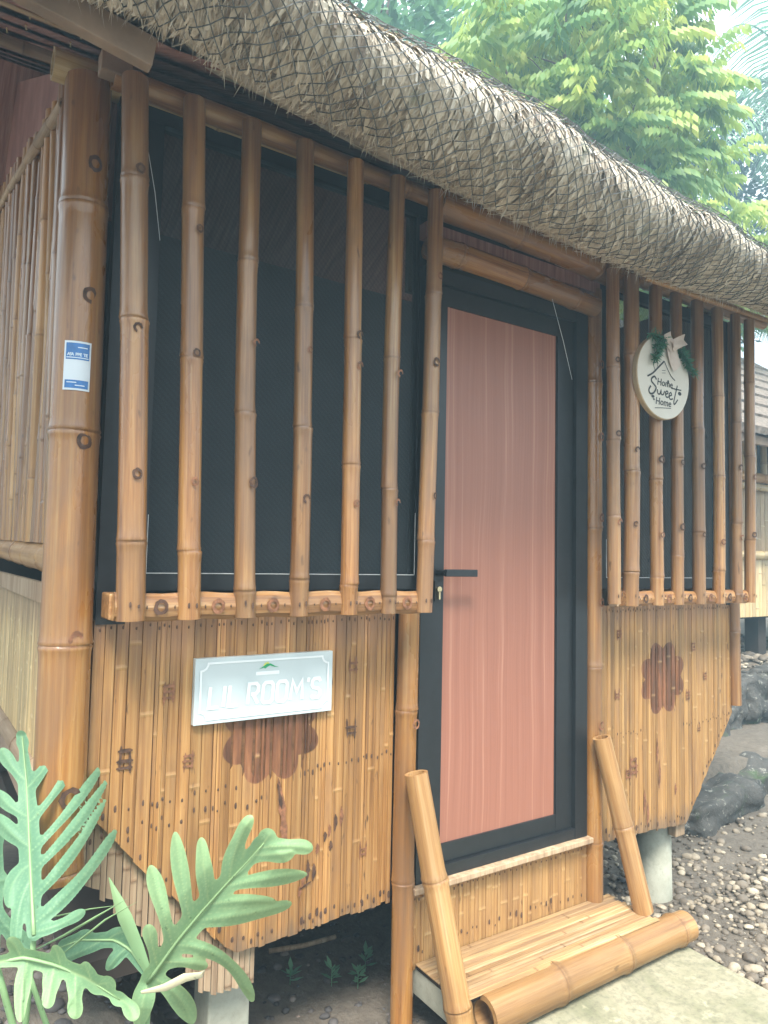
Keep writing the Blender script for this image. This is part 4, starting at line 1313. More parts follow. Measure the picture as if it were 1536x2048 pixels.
# ribbon bow: folded cloth with depth
def cloth(pts, w, y0, amp, seed):
    g = random.Random(seed); mb = MB(); V = []; F = []
    P = [Vector(pl(*p)) for p in pts]; k = len(P)
    for i, p in enumerate(P):
        d = (P[min(i+1, k-1)] - P[max(i-1, 0)]).normalized(); n_ = Vector((-d.y, d.x))
        for q in range(5):
            f = (q - 2) / 2
            V.append((p.x + n_.x * w * f, y0 + amp * math.cos(f * 3 + i * 1.3), p.y + n_.y * w * f))
    for i in range(k - 1):
        for q in range(4): F.append((i*5+q, i*5+q+1, (i+1)*5+q+1, (i+1)*5+q))
    mb.add(V, F); o = mb.build('ribbon', M_rib, plq, smooth=True)
cloth([(610, 200), (640, 290), (700, 350), (745, 400)], 0.026, PY - 0.030, 0.006, 1)
cloth([(880, 280), (800, 320), (740, 360), (690, 400)], 0.022, PY - 0.036, 0.006, 2)
cloth([(720, 370), (740, 480), (780, 600), (830, 720)], 0.034, PY - 0.020, 0.004, 3)
def sprig(base, tip, n_, seed):
    g = random.Random(seed); mb = MB(); V = []; F = []; T = []
    a = Vector((pl(*base)[0], PY - 0.018, pl(*base)[1])); b = Vector((pl(*tip)[0], PY - 0.022, pl(*tip)[1]))
    mb.tube([a, (a + b) / 2 + Vector((0, -.008, 0)), b], 0.0012, 5)
    for i in range(n_):
        p = a.lerp(b, g.random()); d = Vector((g.gauss(0, .7), g.gauss(-.3, .4), g.gauss(-.5, .6))).normalized() * g.uniform(.018, .04)
        s_ = d.cross(Vector((0, 1, .2))).normalized() * 0.0022
        k = len(V); V += [p, p + d * .5 + s_, p + d, p + d * .5 - s_]; F.append((k, k+1, k+2, k+3)); T += [g.random()] * 4
    mb.add(V, F, 0, tone=T); mb.build('sprig', M_fern, plq)
sprig((600, 300), (450, 600), 170, 1); sprig((640, 250), (390, 200), 120, 2); sprig((560, 260), (480, 430), 90, 5)
sprig((830, 400), (1080, 830), 190, 3); sprig((860, 420), (960, 640), 110, 4)

# paper notice wrapped round the corner post
def sticker():
    M_pap = plain_mat('glossy_paper', (0.62, 0.68, 0.72), 0.12, 0.05, 10)
    M_blu = plain_mat('blue_print', (0.03, 0.15, 0.40), 0.12, 0.25, 40)
    M_txt = plain_mat('pale_print', (0.60, 0.72, 0.82), 0.2, 0.05)
    cx, cy, r = -1.170, 0.022, 0.0602
    z0, z1 = 1.876, 1.998
    t0, t1 = math.radians(-129), math.radians(-72)      # angle round the post
    st_ = empty('paper_notice', (cx, cy - r, z0), 'small blue and white glossy paper notice stuck on the big corner post', 'notice')
    def patch(ta, tb, za, zb, off, mat, name):
        mb = MB(); V = []; F = []; k = 10
        for i in range(k + 1):
            t = ta + (tb - ta) * i / k
            for z in (za, zb):
                V.append((cx + (r + off) * math.cos(t), cy + (r + off) * math.sin(t), z))
        F = [(2*i, 2*i+2, 2*i+3, 2*i+1) for i in range(k)]
        mb.add(V, F); return mb.build(name, mat, st_, smooth=True)
    patch(t0, t1, z0, z1, 0.0030, M_pap, 'paper')
    m_ = math.radians(4)
    patch(t0 + m_, t1 - m_, z1 - 0.046, z1 - 0.005, 0.0036, M_blu, 'blue_band')
    patch(t0 + m_, t1 - m_, z0 + 0.005, z0 + 0.025, 0.0036, M_blu, 'blue_band')
    # letters follow the curve: one small mesh per letter group
    word = 'ASA PPE TE'
    for i, ch in enumerate(word):
        if ch == ' ': continue
        t = t0 + math.radians(8) + (t1 - t0 - math.radians(16)) * (i + .5) / len(word)
        o = text('letter', ch, 0.0105, M_txt, st_, (cx + (r + .0042) * math.cos(t), cy + (r + .0042) * math.sin(t), z1 - 0.034), extrude=0.0001, offset=0.0004)
        o.rotation_euler = (math.radians(90), 0, t + math.radians(90))
    for k_, (zz, a_, b2) in enumerate([(z1 - .0415, .1, .9), (z1 - .016, .5, .85), (z0 + .019, .15, .5), (z0 + .012, .45, .8)]):
        patch(t0 + (t1 - t0) * a_, t0 + (t1 - t0) * b2, zz - .0012, zz + .0012, 0.0041, M_txt, 'print_line')
sticker()

# ================================================================== GRAVEL
def pebbles(name, pts, mat, seed, sizes):
    g = np.random.default_rng(seed)
    bm = bmesh.new(); bmesh.ops.create_icosphere(bm, subdivisions=2, radius=1.0)
    base = np.array([v.co[:] for v in bm.verts]); faces = np.array([[v.index for v in f.verts] for f in bm.faces]); bm.free()
    bm = bmesh.new(); bmesh.ops.create_icosphere(bm, subdivisions=1, radius=1.0)
    base1 = np.array([v.co[:] for v in bm.verts]); faces1 = np.array([[v.index for v in f.verts] for f in bm.faces]); bm.free()
    AV = []; AF = []; AT = []; off = 0
    for (x, y, z), s in zip(pts, sizes):
        B, Fc = (base, faces) if s > 0.016 else (base1, faces1)
        sc = s * g.uniform(0.7, 1.25, 3) * np.array([1, 1, 0.62])
        v = B * sc
        # uneven facets
        dvec = g.normal(size=(3, 3)); dvec /= np.linalg.norm(dvec, axis=1)[:, None]
        for d in dvec:
            v = v + np.outer(np.minimum(0, 0.55 * s - v @ d) * 0.7, d)
        a = g.uniform(0, 6.28); ca, sa = math.cos(a), math.sin(a)
        v = np.stack([v[:, 0] * ca - v[:, 1] * sa, v[:, 0] * sa + v[:, 1] * ca, v[:, 2]], 1) + np.array([x, y, z + s * 0.25])
        AV.append(v); AF.append(Fc + off); AT.append(np.full(len(v), g.random() ** 1.2)); off += len(v)
    V = np.concatenate(AV); F = np.concatenate(AF); T = np.concatenate(AT)
    me = bpy.data.meshes.new(name); me.from_pydata(V.tolist(), [], F.tolist()); me.materials.append(mat)
    at = me.attributes.new('tone', 'FLOAT', 'POINT'); at.data.foreach_set('value', T)
    me.polygons.foreach_set('use_smooth', [True] * len(me.polygons))
    return link(bpy.data.objects.new(name, me))
pts = []; sz = []
g = np.random.default_rng(5)
def on_path(x, y): return y < -0.15 and x < 0.985
while len(pts) < 12000:
    x = g.uniform(0.85, 4.2); y = g.uniform(-1.6, 1.3)
    if on_path(x, y): continue
    bare = math.exp(-((x - 2.35) ** 2 + (y - 0.30) ** 2 * 4) / 0.25)           # trodden soil patch
    dens = 0.95 if y < 0.15 else 0.55
    if g.random() > dens * (1 - 0.85 * bare): continue
    if x > 2.7 and y > 0.5: continue
    s = float(np.clip(g.lognormal(math.log(0.0115), 0.42), 0.005, 0.030))
    pts.append((x, y, ground_h(x, y) + g.uniform(-.006, .004))); sz.append(s)
o = pebbles('gravel', pts, M_pebble, 1, sz); tag(o, 'loose pale rounded gravel spread beside the concrete path', 'gravel', kind='stuff')
pts = []; sz = []
while len(pts) < 1500:
    x = g.uniform(-2.0, -0.55); y = g.uniform(-0.9, 1.0)
    s = float(np.clip(g.lognormal(math.log(0.014), 0.45), 0.006, 0.035))
    pts.append((x, y, ground_h(x, y) + g.uniform(-.006, .002))); sz.append(s)
while len(pts) < 2300:
    x = g.uniform(-0.6, 1.4); y = g.uniform(0.0, 1.4)
    pts.append((x, y, g.uniform(-.006, .002))); sz.append(float(np.clip(g.lognormal(math.log(0.011), 0.4), 0.005, 0.025)))
o = pebbles('bed_pebbles', pts, M_pebdark, 2, sz); tag(o, 'dark grey pebbles on the soil of the plant bed', 'pebbles', kind='stuff')

# ================================================================== ROCK STEPS AND TERRACE AT THE RIGHT
def rock_mesh(size, seed, sub=4):
    g = random.Random(seed)
    bm = bmesh.new(); bmesh.ops.create_cube(bm, size=1.0)
    bmesh.ops.subdivide_edges(bm, edges=bm.edges[:], cuts=22, use_grid_fill=True)
    from mathutils import noise as mn
    o_ = Vector((g.uniform(0, 50), g.uniform(0, 50), g.uniform(0, 50)))
    for v in bm.verts:
        c = v.co.copy()
        sph = c.normalized() * 0.62
        c = c.lerp(sph, 0.28)
        c = Vector((c.x * size[0], c.y * size[1], c.z * size[2]))
        d = mn.noise(c * 3.5 + o_) * 0.09 + mn.noise(c * 9 + o_) * 0.05 + mn.noise(c * 22 + o_) * 0.022
        v.co = c + v.co.normalized() * d
    me = bpy.data.meshes.new('rock'); bm.to_mesh(me); bm.free(); me.materials.append(M_rock)
    me.polygons.foreach_set('use_smooth', [True] * len(me.polygons))
    return me
def rock(name, loc, size, seed, label, rot=0):
    o = link(bpy.data.objects.new(name, rock_mesh(size, seed))); o.location = loc; o.rotation_euler = (0, 0, rot)
    return tag(o, label, 'rock')
rock('stone_step', (2.95, 0.74, 0.055), (1.7, 0.30, 0.20), 1, 'low dark stone ledge at the gravel edge beyond the hut', math.radians(10))
for k_, (rx, ry, rz, sx_, sy_, sz_, lab) in enumerate([(3.25, 1.42, 0.34, 0.55, 0.34, 0.36, 'mossy dark rock above the ledge, nearest the hut wall'), (3.78, 1.44, 0.35, 0.60, 0.36, 0.40, 'mossy dark rock above the ledge, second from the hut wall'),
        (4.35, 1.46, 0.37, 0.62, 0.36, 0.40, 'mossy dark rock above the ledge, third from the hut wall'), (4.95, 1.48, 0.37, 0.70, 0.4, 0.42, 'mossy dark rock at the right end of the terrace edge')]):
    rock('mossy_rock', (rx, ry, rz), (sx_, sy_, sz_), 2 + k_, lab, 0.25 * math.sin(k_ * 2.2))
lt = MB(); V = []; F = []; g_ = random.Random(18)
for j in range(9):
    for i in range(27):
        V.append((2.2 + 4.0 * i / 26, 0.72 + 0.80 * j / 8, 0.185 + 0.012 * g_.random() + 0.03 * j / 8 - (0.2 if i in (0, 26) or j in (0, 8) else 0)))
F = [(j*27+i, j*27+i+1, (j+1)*27+i+1, (j+1)*27+i) for j in range(8) for i in range(26)]
lt.add(V, F); o = lt.build('terrace', M_soil, None, smooth=True); tag(o, kind='structure')
tm = MB(); V = []; F = []; g_ = random.Random(8); nx_, ny_ = 30, 22
for j in range(ny_ + 1):
    for i in range(nx_ + 1):
        x = 2.9 + 11 * i / nx_; y = 1.55 + 7 * j / ny_
        V.append((x, y, 0.52 + (0.03 * g_.random()) + min(0.06 * (y - 1.35), .15) - (0.5 if j == 0 or i == 0 else 0)))
F = [(j*(nx_+1)+i, j*(nx_+1)+i+1, (j+1)*(nx_+1)+i+1, (j+1)*(nx_+1)+i) for j in range(ny_) for i in range(nx_)]
tm.add(V, F); o = tm.build('terrace', M_soil, None, smooth=True); tag(o, kind='structure')
pts = []; sz = []
g = np.random.default_rng(15)
while len(pts) < 1300:
    x = g.uniform(3.3, 7.0); y = g.uniform(1.65, 3.4)
    s = float(np.clip(g.lognormal(math.log(0.03), 0.35), 0.012, 0.07))
    pts.append((x, y, 0.55 + min(0.06 * (y - 1.35), .15) + g.uniform(-.02, .02))); sz.append(s)
o = pebbles('terrace_gravel', pts, M_pebble, 3, sz); tag(o, 'coarse pale stones on the raised terrace under the neighbouring hut', 'stones', kind='stuff')

# ================================================================== NEIGHBOURING HUT
nb = empty('neighbour_hut', (5.9, 2.9, 0.55), 'neighbouring stilted bamboo hut with thatched roof seen past the right wall edge', 'hut')
NX0, NX1, NY = 4.05, 7.4, 1.92
def nb_strips(x0, x1, z0, z1, y, wd, mat, seed):
    b = boxo('wall_panel', (x0, y + 0.001, z0 + .01), (x1, y + 0.04, z1 - .01), M_dark, nb)
    x = x0; k = 0
    while x < x1 - 0.01:
        o = strip_o('bamboo_strip', x + .001, x + wd - .001, z1, z0, z0, y, mat, None, seed + k, thick=0.008); attach(o, b); x += wd; k += 1
nb_strips(NX0, NX1, 1.00, 1.56, NY, 0.06, M_palepole, 900)
nb_strips(4.35, NX1, 1.64, 2.28, NY + 0.04, 0.075, M_strips, 1000)
pole('rail', (NX0, NY - 0.03, 1.60), (NX1, NY - 0.03, 1.60), 0.045, M_palepole, nb, seed=501)
pole('rail', (4.30, NY - 0.02, 2.36), (NX1, NY - 0.02, 2.36), 0.05, M_rail, nb, seed=502)
pole('rail', (4.30, NY - 0.02, 2.27), (NX1, NY - 0.02, 2.27), 0.035, M_palepole, nb, seed=503)
for k in range(14):
    x = 4.42 + k * 0.19
    pole('bamboo_slat', (x, NY, 2.40), (x, NY, 3.05), 0.032, M_palepole, nb, seed=510 + k, nseg=10)
boxo('room_wall', (4.3, NY + 0.5, 1.6), (NX1, NY + 0.54, 3.3), M_room, nb)
boxo('floor', (NX0, NY + 0.05, 0.98), (NX1, NY + 2.5, 1.03), M_dark, nb)
for x in (4.22, 4.62, 5.6, 6.6): boxo('stilt', (x, NY + 0.10, 0.45), (x + 0.14, NY + 0.24, 0.99), M_dark, nb)
boxo('underfloor_wall', (NX0, NY + 1.6, 0.45), (NX1, NY + 1.66, 1.0), M_dark, nb)
M_nbt = plain_mat('old_thatch', (0.17, 0.14, 0.115), 0.85, 0.5, 25, bumps=0.6)
# its roof: courses of thatch stepping back
for c in range(8):
    mb = MB(); V = []; F = []; T = []; k = 60; g_ = random.Random(800 + c)
    y0 = NY - 0.55 + c * 0.24; z0 = 2.62 + c * 0.20
    for i in range(k + 1):
        x = 4.0 + 3.8 * i / k
        V += [(x, y0 + g_.uniform(-.01, .01), z0 + g_.uniform(-.03, .02)), (x, y0 - 0.02, z0 + 0.06), (x, y0 + 0.26, z0 + 0.26)]; T += [g_.random() * .5] * 3
    for i in range(k): F += [(3*i, 3*i+3, 3*i+4, 3*i+1), (3*i+1, 3*i+4, 3*i+5, 3*i+2)]
    mb.add(V, F, 0, tone=T); mb.build('thatch_course', M_nbt, nb)
boxo('eave_board', (4.0, NY - 0.50, 2.545), (7.8, NY - 0.46, 2.615), M_plank, nb)
mb = MB(); mb.add([(4.0, NY - .5, 2.60), (7.8, NY - .5, 2.60), (7.8, NY + 1.4, 4.1), (4.0, NY + 1.4, 4.1)], [(0, 1, 2, 3)]); mb.build('roof_underside', M_nipa, nb)

# ================================================================== FOREGROUND PLANTS
def px(u, v, d):
    """point on the ray of photo pixel (u, v) at distance d along the view axis (used to lay out leaf outlines in space)"""
    return CAM + (fw + r2 * ((u - 768) / 1420.0) - u2 * ((v - 1024) / 1420.0)) * d

def build_leaf(parent, mid, lobes, mat, d0, tilt, seed, stalk=None, blade_w=26, droop=0.10):
    """a cut leaf: midrib polyline and lobes (root fraction on midrib, tip, mid-bend, width); the outline is the
    smooth union of blade and lobes, the sheet is folded at the midrib and droops towards the lobe tips"""
    g = np.random.default_rng(seed)
    def dense(P, n):
        P = np.array(P, float); L = np.r_[0, np.cumsum(np.linalg.norm(np.diff(P, axis=0), axis=1))]
        t = np.linspace(0, L[-1], n); return np.stack([np.interp(t, L, P[:, 0]), np.interp(t, L, P[:, 1])], 1)
    MD = dense(mid, 121); tt = np.linspace(0, 1, 121)
    mw = blade_w * (0.30 + 0.70 * np.sin(np.pi * np.minimum(1, 0.10 + tt * 0.92)))
    curves = []
    for li, (f, tip, bend, w_) in enumerate(lobes):
        c = MD[int(round(f * 120))]; tip = np.array(tip, float); ctrl = (c + tip) / 2 + np.array(bend, float)
        q = np.linspace(0, 1, 28)[:, None]
        P = c * (1 - q) ** 2 + ctrl * 2 * q * (1 - q) + tip * q * q
        q = q[:, 0]
        hw = w_ / 2 * 1.12 * (0.86 + 0.14 * np.sin(q * 7 + li + seed)) * np.where(q > 0.72, np.sqrt(np.maximum(0.02, 1 - ((q - 0.72) / 0.30) ** 2)), 1.0)
        curves.append((P, hw))
    step_ = 2.6
    allp = np.concatenate([MD] + [c[0] for c in curves]); lo = allp.min(0) - 24; hi = allp.max(0) + 24
    xs = np.arange(lo[0], hi[0], step_); ys = np.arange(lo[1], hi[1], step_)
    def field(Q):
        dm = np.linalg.norm(Q[:, None, :] - MD[None], axis=2)
        im = dm.argmin(1); dmid = dm.min(1)
        sd_ = (dm - mw[None]).min(1)
        dl = np.full(len(Q), 1e9); qq = np.zeros(len(Q))
        acc = np.exp(-np.clip(sd_, -60, 60) / 2.6)
        for P, hw in curves:
            d = np.linalg.norm(Q[:, None, :] - P[None], axis=2)
            acc = acc + np.exp(-np.clip((d - hw[None]).min(1), -60, 60) / 2.6)
            m_ = d.min(1); k_ = m_ < dl; dl = np.where(k_, m_, dl); qq = np.where(k_, d.argmin(1) / 27.0, qq)
        return -2.6 * np.log(np.maximum(acc, 1e-12)) , dmid, im / 120.0, dl, qq
    X, Y = np.meshgrid(xs, ys); Q = np.stack([X.ravel(), Y.ravel()], 1)
    sd0 = np.concatenate([field(Q[i:i+3000])[0] for i in range(0, len(Q), 3000)])
    nxx = len(xs); ins = (sd0 < 0).reshape(X.shape)
    cell = ins[:-1, :-1] | ins[1:, :-1] | ins[:-1, 1:] | ins[1:, 1:]
    jj, ii = np.nonzero(cell)
    quads = np.stack([jj * nxx + ii, jj * nxx + ii + 1, (jj + 1) * nxx + ii + 1, (jj + 1) * nxx + ii], 1)
    used, inv = np.unique(quads, return_inverse=True); inv = inv.reshape(quads.shape)
    P = Q[used].copy(); sv = sd0[used]
    for it in range(3):                                   # pull the rim onto the outline
        m_ = sv > 0
        if not m_.any(): break
        q0 = P[m_]; e = 0.5
        gx_ = (field(q0 + [e, 0])[0] - field(q0 - [e, 0])[0]) / (2 * e); gy_ = (field(q0 + [0, e])[0] - field(q0 - [0, e])[0]) / (2 * e)
        gl = np.maximum(0.3, np.hypot(gx_, gy_)); q0 = q0 - np.stack([gx_, gy_], 1) / gl[:, None] * np.clip(sv[m_] / gl, 0, step_)[:, None]
        P[m_] = q0; sv = field(P)[0]
    sdf_, dmid, fm, dl, qq = field(P)
    i0 = np.clip((fm * 120).astype(int), 1, 119); tg_ = MD[i0 + 1] - MD[i0 - 1]; tl_ = np.linalg.norm(tg_, axis=1)
    along = ((P - MD[i0]) * tg_).sum(1) / tl_ ; fm = i0 / 120.0 + np.clip(along / (tl_ * 60.0), -.02, .02)
    out = dmid / 100.0
    rip = 0.0035 * np.exp(-(dl / 7.0) ** 2) * np.clip(dmid / 30, 0, 1)
    dep = d0 + tilt * (fm - 0.5) + droop * out ** 2 * 0.6 - 0.030 * np.minimum(out, 0.5) - rip + 0.006 * np.sin(P[:, 0] * .035 + seed) * np.sin(P[:, 1] * .03)
    rib = np.exp(-(dmid / 3.0) ** 2) * (1.0 - 0.4 * fm)
    side_ = 0.30 * np.exp(-((np.abs(((dl * .8 + qq * 160) % 13.0) - 6.5)) / 1.1) ** 2) * np.clip(dmid / 12, 0, 1)
    vein = np.maximum(np.maximum(rib, 0.85 * np.exp(-(dl / 1.7) ** 2) * (1 - 0.6 * qq)), side_)
    tone = np.clip(0.30 + 0.5 * np.clip(qq, 0, 1) * np.clip(dmid / 50, 0, 1) + 0.45 * np.exp(-(np.minimum(sdf_, 0) / 2.2) ** 2) + g.normal(0, .04, len(P)), 0, 1)
    V = [px(float(p[0]), float(p[1]), float(d)) for p, d in zip(P, dep)]
    c0 = px(float(MD[0][0]), float(MD[0][1]), d0 - tilt * .5)
    mb = MB(); mb.add([v - c0 for v in V], [tuple(int(k) for k in r_[::-1]) for r_ in inv], 0, vein=list(map(float, vein)), tone=list(map(float, tone)))
    o = mb.build('leaf', mat, parent, smooth=True, loc=c0)
    # raised midrib
    rb = MB(); k = 14
    RP = []
    for i in range(k + 1):
        p = MD[int(i / k * 120)]; RP.append(px(float(p[0]), float(p[1]), d0 + tilt * (i / k - .5) - 0.002) - c0)
    rb.tube(RP, [0.0042 * (1 - .75 * i / k) for i in range(k + 1)], 6, tone=.9)
    rb.build('midrib', M_stalk, o, smooth=True, loc=c0)
    return o, c0
def Z7(*p): return [(x / 3.369, 1440 + y / 3.369) for x, y in p]
def Z8(*p): return [(260 + x / 4.042, 1600 + y / 4.042) for x, y in p]

plantA = empty('philodendron', (-1.22, -0.02, 0.28), 'tall dark blue-green philodendron with deeply cut upright leaves beside the corner post', 'plant')
mid = Z7((228, 1450), (205, 1000), (190, 650), (176, 400), (150, 115))
z = lambda x, y: (x / 3.369, 1440 + y / 3.369)
lobesA = [(0.74, z(390, 160), (6, 10), 26), (0.57, z(512, 265), (6, 12), 26), (0.42, z(697, 290), (8, 14), 27), (0.32, z(728, 395), (10, 16), 29), (0.18, z(705, 545), (12, 18), 30), (0.06, z(772, 755), (14, 22), 30), (0.02, z(560, 1290), (6, 10), 26),
          (0.78, z(15, 205), (-2, 12), 30), (0.60, z(-25, 480), (-2, 14), 28), (0.45, z(-30, 640), (-2, 12), 36), (0.36, z(60, 1250), (-22, -14), 34), (0.28, z(105, 1530), (-16, -16), 34), (0.97, z(140, 95), (0, 0), 24)]
lobesA = [(f_, t_, b2_, w_ * (.70 if f_ in (.57, .42, .32, .18) else .92)) for f_, t_, b2_, w_ in lobesA]
lA, cA = build_leaf(plantA, mid, lobesA, M_phil, 1.60, 0.22, 1, blade_w=22)
def stalk(parent, a, b, r, mat=M_stalk, sag=0.03):
    a = Vector(a); b = Vector(b); k = 8; P = []
    for i in range(k + 1):
        q = i / k; p = a.lerp(b, q) + Vector((0, 0, -sag * math.sin(math.pi * q))); P.append(p)
    mb = MB(); mb.tube([p - a for p in P], [r * (1.2 - .4 * i / k) for i in range(k + 1)], 8, tone=0.5)
    return mb.build('leaf_stalk', mat, parent, smooth=True, loc=a)
stalk(plantA, (-1.24, -0.10, 0.26), px(68, 1872, 1.50), 0.007)
# second, lower leaf of the same plant at the picture edge
lobesA2 = [(0.5, (60, 1905), (0, 0), 40), (0.3, (-30, 1700), (0, 0), 34), (0.7, (10, 1760), (-4, 8), 34), (0.9, (-4, 1640), (0, 0), 30)]
l2, c2 = build_leaf(plantA, [(-20, 1960), (-30, 1850), (-10, 1700), (-6, 1660)], lobesA2, M_phil, 1.70, 0.05, 2, blade_w=30)

plantB = empty('philodendron', (-0.98, -0.16, 0.28), 'light green philodendron with wide finger-cut leaves below the name sign', 'plant')
z = lambda x, y: (260 + x / 4.042, 1600 + y / 4.042)
midB = Z8((140, 1480), (400, 1120), (600, 880), (780, 680), (950, 500), (1080, 350))
lobesB = [(0.24, z(170, 545), (-6, -22), 28), (0.40, z(368, 275), (-8, -16), 28), (0.55, z(578, 322), (-3, -6), 29), (0.72, z(972, 145), (-14, -6), 31),
          (0.97, z(1448, 388), (10, -8), 30), (0.99, z(1120, 285), (0, 0), 30), (0.92, z(1300, 420), (6, 4), 30),
          (0.68, z(1415, 600), (4, -4), 27), (0.55, z(1155, 812), (6, -6), 22), (0.43, z(1285, 838), (16, 10), 29), (0.26, z(985, 1610), (38, -52), 26),
          (0.14, z(610, 1340), (4, -6), 22), (0.10, z(150, 1030), (-6, -18), 24), (0.04, z(500, 1790), (18, -16), 36), (0.02, z(70, 1830), (-2, -16), 36)]
lobesB = [(f_, t_, b2_, w_ * 1.12) for f_, t_, b2_, w_ in lobesB]
lB, cB = build_leaf(plantB, midB, lobesB, M_phil2, 1.52, -0.14, 3, blade_w=24, droop=0.06)
stalk(plantB, (-0.99, -0.16, 0.27), px(300, 1960, 1.60), 0.008)
lobesC = [(0.35, (215, 1938), (0, -8), 24), (0.55, (262, 1862), (-6, -8), 24), (0.8, (128, 1905), (-4, -4), 26), (0.6, (105, 1925), (2, 6), 24), (0.95, (180, 1868), (0, -4), 24)]
lC, cC = build_leaf(plantB, [(300, 1955), (262, 1900), (230, 1880), (160, 1880), (120, 1895)], lobesC, M_phil, 1.66, 0.06, 4, blade_w=16)
# arching wavy leaf at the very bottom
lobesD = [(0.25, (40, 2040), (-8, 0), 30), (0.45, (95, 2010), (-2, 6), 34), (0.62, (150, 2030), (0, 6), 34), (0.8, (215, 1975), (10, -12), 34), (0.98, (266, 2036), (12, -10), 30), (0.2, (20, 1880), (0, -6), 26), (0.5, (110, 1895), (0, -6), 26), (0.75, (170, 1930), (0, -6), 26)]
plantC = empty('philodendron', (-1.16, -0.30, 0.28), 'pale spotted arching philodendron leaf at the bottom left corner', 'plant')
lD, cD = build_leaf(plantC, [(-10, 1925), (50, 1915), (110, 1930), (170, 1955), (240, 2000)], lobesD, M_phil2, 1.34, 0.04, 5, blade_w=20, droop=-.06)
stalk(plantC, (-1.17, -0.32, 0.26), px(-8, 1926, 1.33), 0.007)
stalk(plantC, (-1.10, -0.22, 0.27), px(52, 1930, 1.42), 0.006)
# a young rolled leaf and grass blades between the plants
def blade(parent, pts, w, d0, d1, mat, name='leaf'):
    mb = MB(); V = []; F = []; T = []; k = len(pts); c0 = px(*pts[0], d0)
    for i, p in enumerate(pts):
        q = i / (k - 1); a = Vector(pts[max(0, i-1)]); b = Vector(pts[min(k-1, i+1)]); d = (b - a).normalized(); n_ = Vector((-d.y, d.x))
        ww = w * math.sin(math.pi * (0.12 + 0.86 * q)); dd = d0 + (d1 - d0) * q
        for s_ in (-1, 0, 1): V.append(px(p[0] + n_.x * ww * s_, p[1] + n_.y * ww * s_, dd + abs(s_) * .006) - c0); T.append(0.4 + .4 * q)
    for i in range(k - 1): F += [(3*i, 3*i+1, 3*i+4, 3*i+3), (3*i+1, 3*i+2, 3*i+5, 3*i+4)]
    mb.add(V, F, 0, tone=T); return mb.build(name, mat, parent, smooth=True, loc=c0)
blade(plantB, [(300, 1950), (275, 1895), (250, 1835), (236, 1800), (218, 1755)], 15, 1.62, 1.66, M_phil2)
blade(plantB, [(282, 1985), (330, 1975), (370, 1955), (402, 1950), (410, 1940)], 9, 1.55, 1.50, M_dryleaf, 'torn_leaf')
gt = empty('grass_tuft', (-1.15, -0.05, 0.28), 'thin grass blades crossing between the two philodendrons', 'grass')
blade(gt, [(70, 1900), (130, 1870), (190, 1835), (255, 1797)], 3.0, 1.62, 1.58, M_stalk, 'blade')
blade(gt, [(120, 1912), (160, 1880), (210, 1840), (275, 1803)], 2.4, 1.60, 1.55, M_stalk, 'blade')
blade(gt, [(60, 1850), (100, 1835), (180, 1818), (240, 1810)], 1.8, 1.63, 1.60, M_stalk, 'blade')

# small weeds and sticks under the hut
for i, (x, y) in enumerate([(-0.20, 0.34), (-0.13, 0.28), (-0.32, 0.42), (-0.05, 0.36)]):
    wd = empty('weed', (x, y, 0), ['small pale weed growing under the hut floor, beside the door post', 'low sprig of weed under the hut, nearest the post foot', 'weed in the dark under the hut, furthest left', 'tiny weed under the hut behind the door post'][i], 'weed')
    g_ = random.Random(i); mb = MB(); V = []; F = []; T = []
    for k in range(14):
        a = g_.uniform(0, 6.28); L = g_.uniform(.02, .05); h = g_.uniform(.01, .06); d = Vector((math.cos(a), math.sin(a), g_.uniform(.1, .8))).normalized() * L; s_ = d.cross(Vector((0, 0, 1))).normalized() * .008
        p = Vector((0, 0, h)); b = len(V); V += [p, p + d * .5 + s_, p + d, p + d * .5 - s_]; F.append((b, b+1, b+2, b+3)); T += [g_.random()] * 4
    mb.add(V, F, 0, tone=T); mb.tube([(0, 0, -0.01), (0, 0, .06)], .0015, 5, tone=.5)
    mb.build('foliage', M_phil, wd, loc=(x, y, 0))
mb = MB(); mb.tube([(0, 0, 0), (.12, -.05, .01), (.26, -.04, .0)], .009, 8, ring=0); o = mb.build('stick', M_grey, None, smooth=True, loc=(-0.31, 0.62, 0.02)); tag(o, 'pale stick lying on the soil in the dark under the hut', 'stick')

M_web = plain_mat('cobweb', (0.7, 0.72, 0.72), 0.6, 0.1)
for a_, b3, lab in (((-1.03, 0.0, 2.575), (-0.985, 0.0, 2.32), 'pale cobweb thread hanging in the left window behind the slats'), ((0.46, -0.045, 2.47), (0.60, -0.018, 2.19), 'pale cobweb thread hanging over the top right of the door')):
    mb = MB(); mb.tube([(0, 0, 0), (Vector(b3) - Vector(a_)) * .5 + Vector((.004, 0, 0)), Vector(b3) - Vector(a_)], [.0009, .0011, .0007], 5); o = mb.build('cobweb_thread', M_web, None, loc=a_); tag(o, lab, 'cobweb')
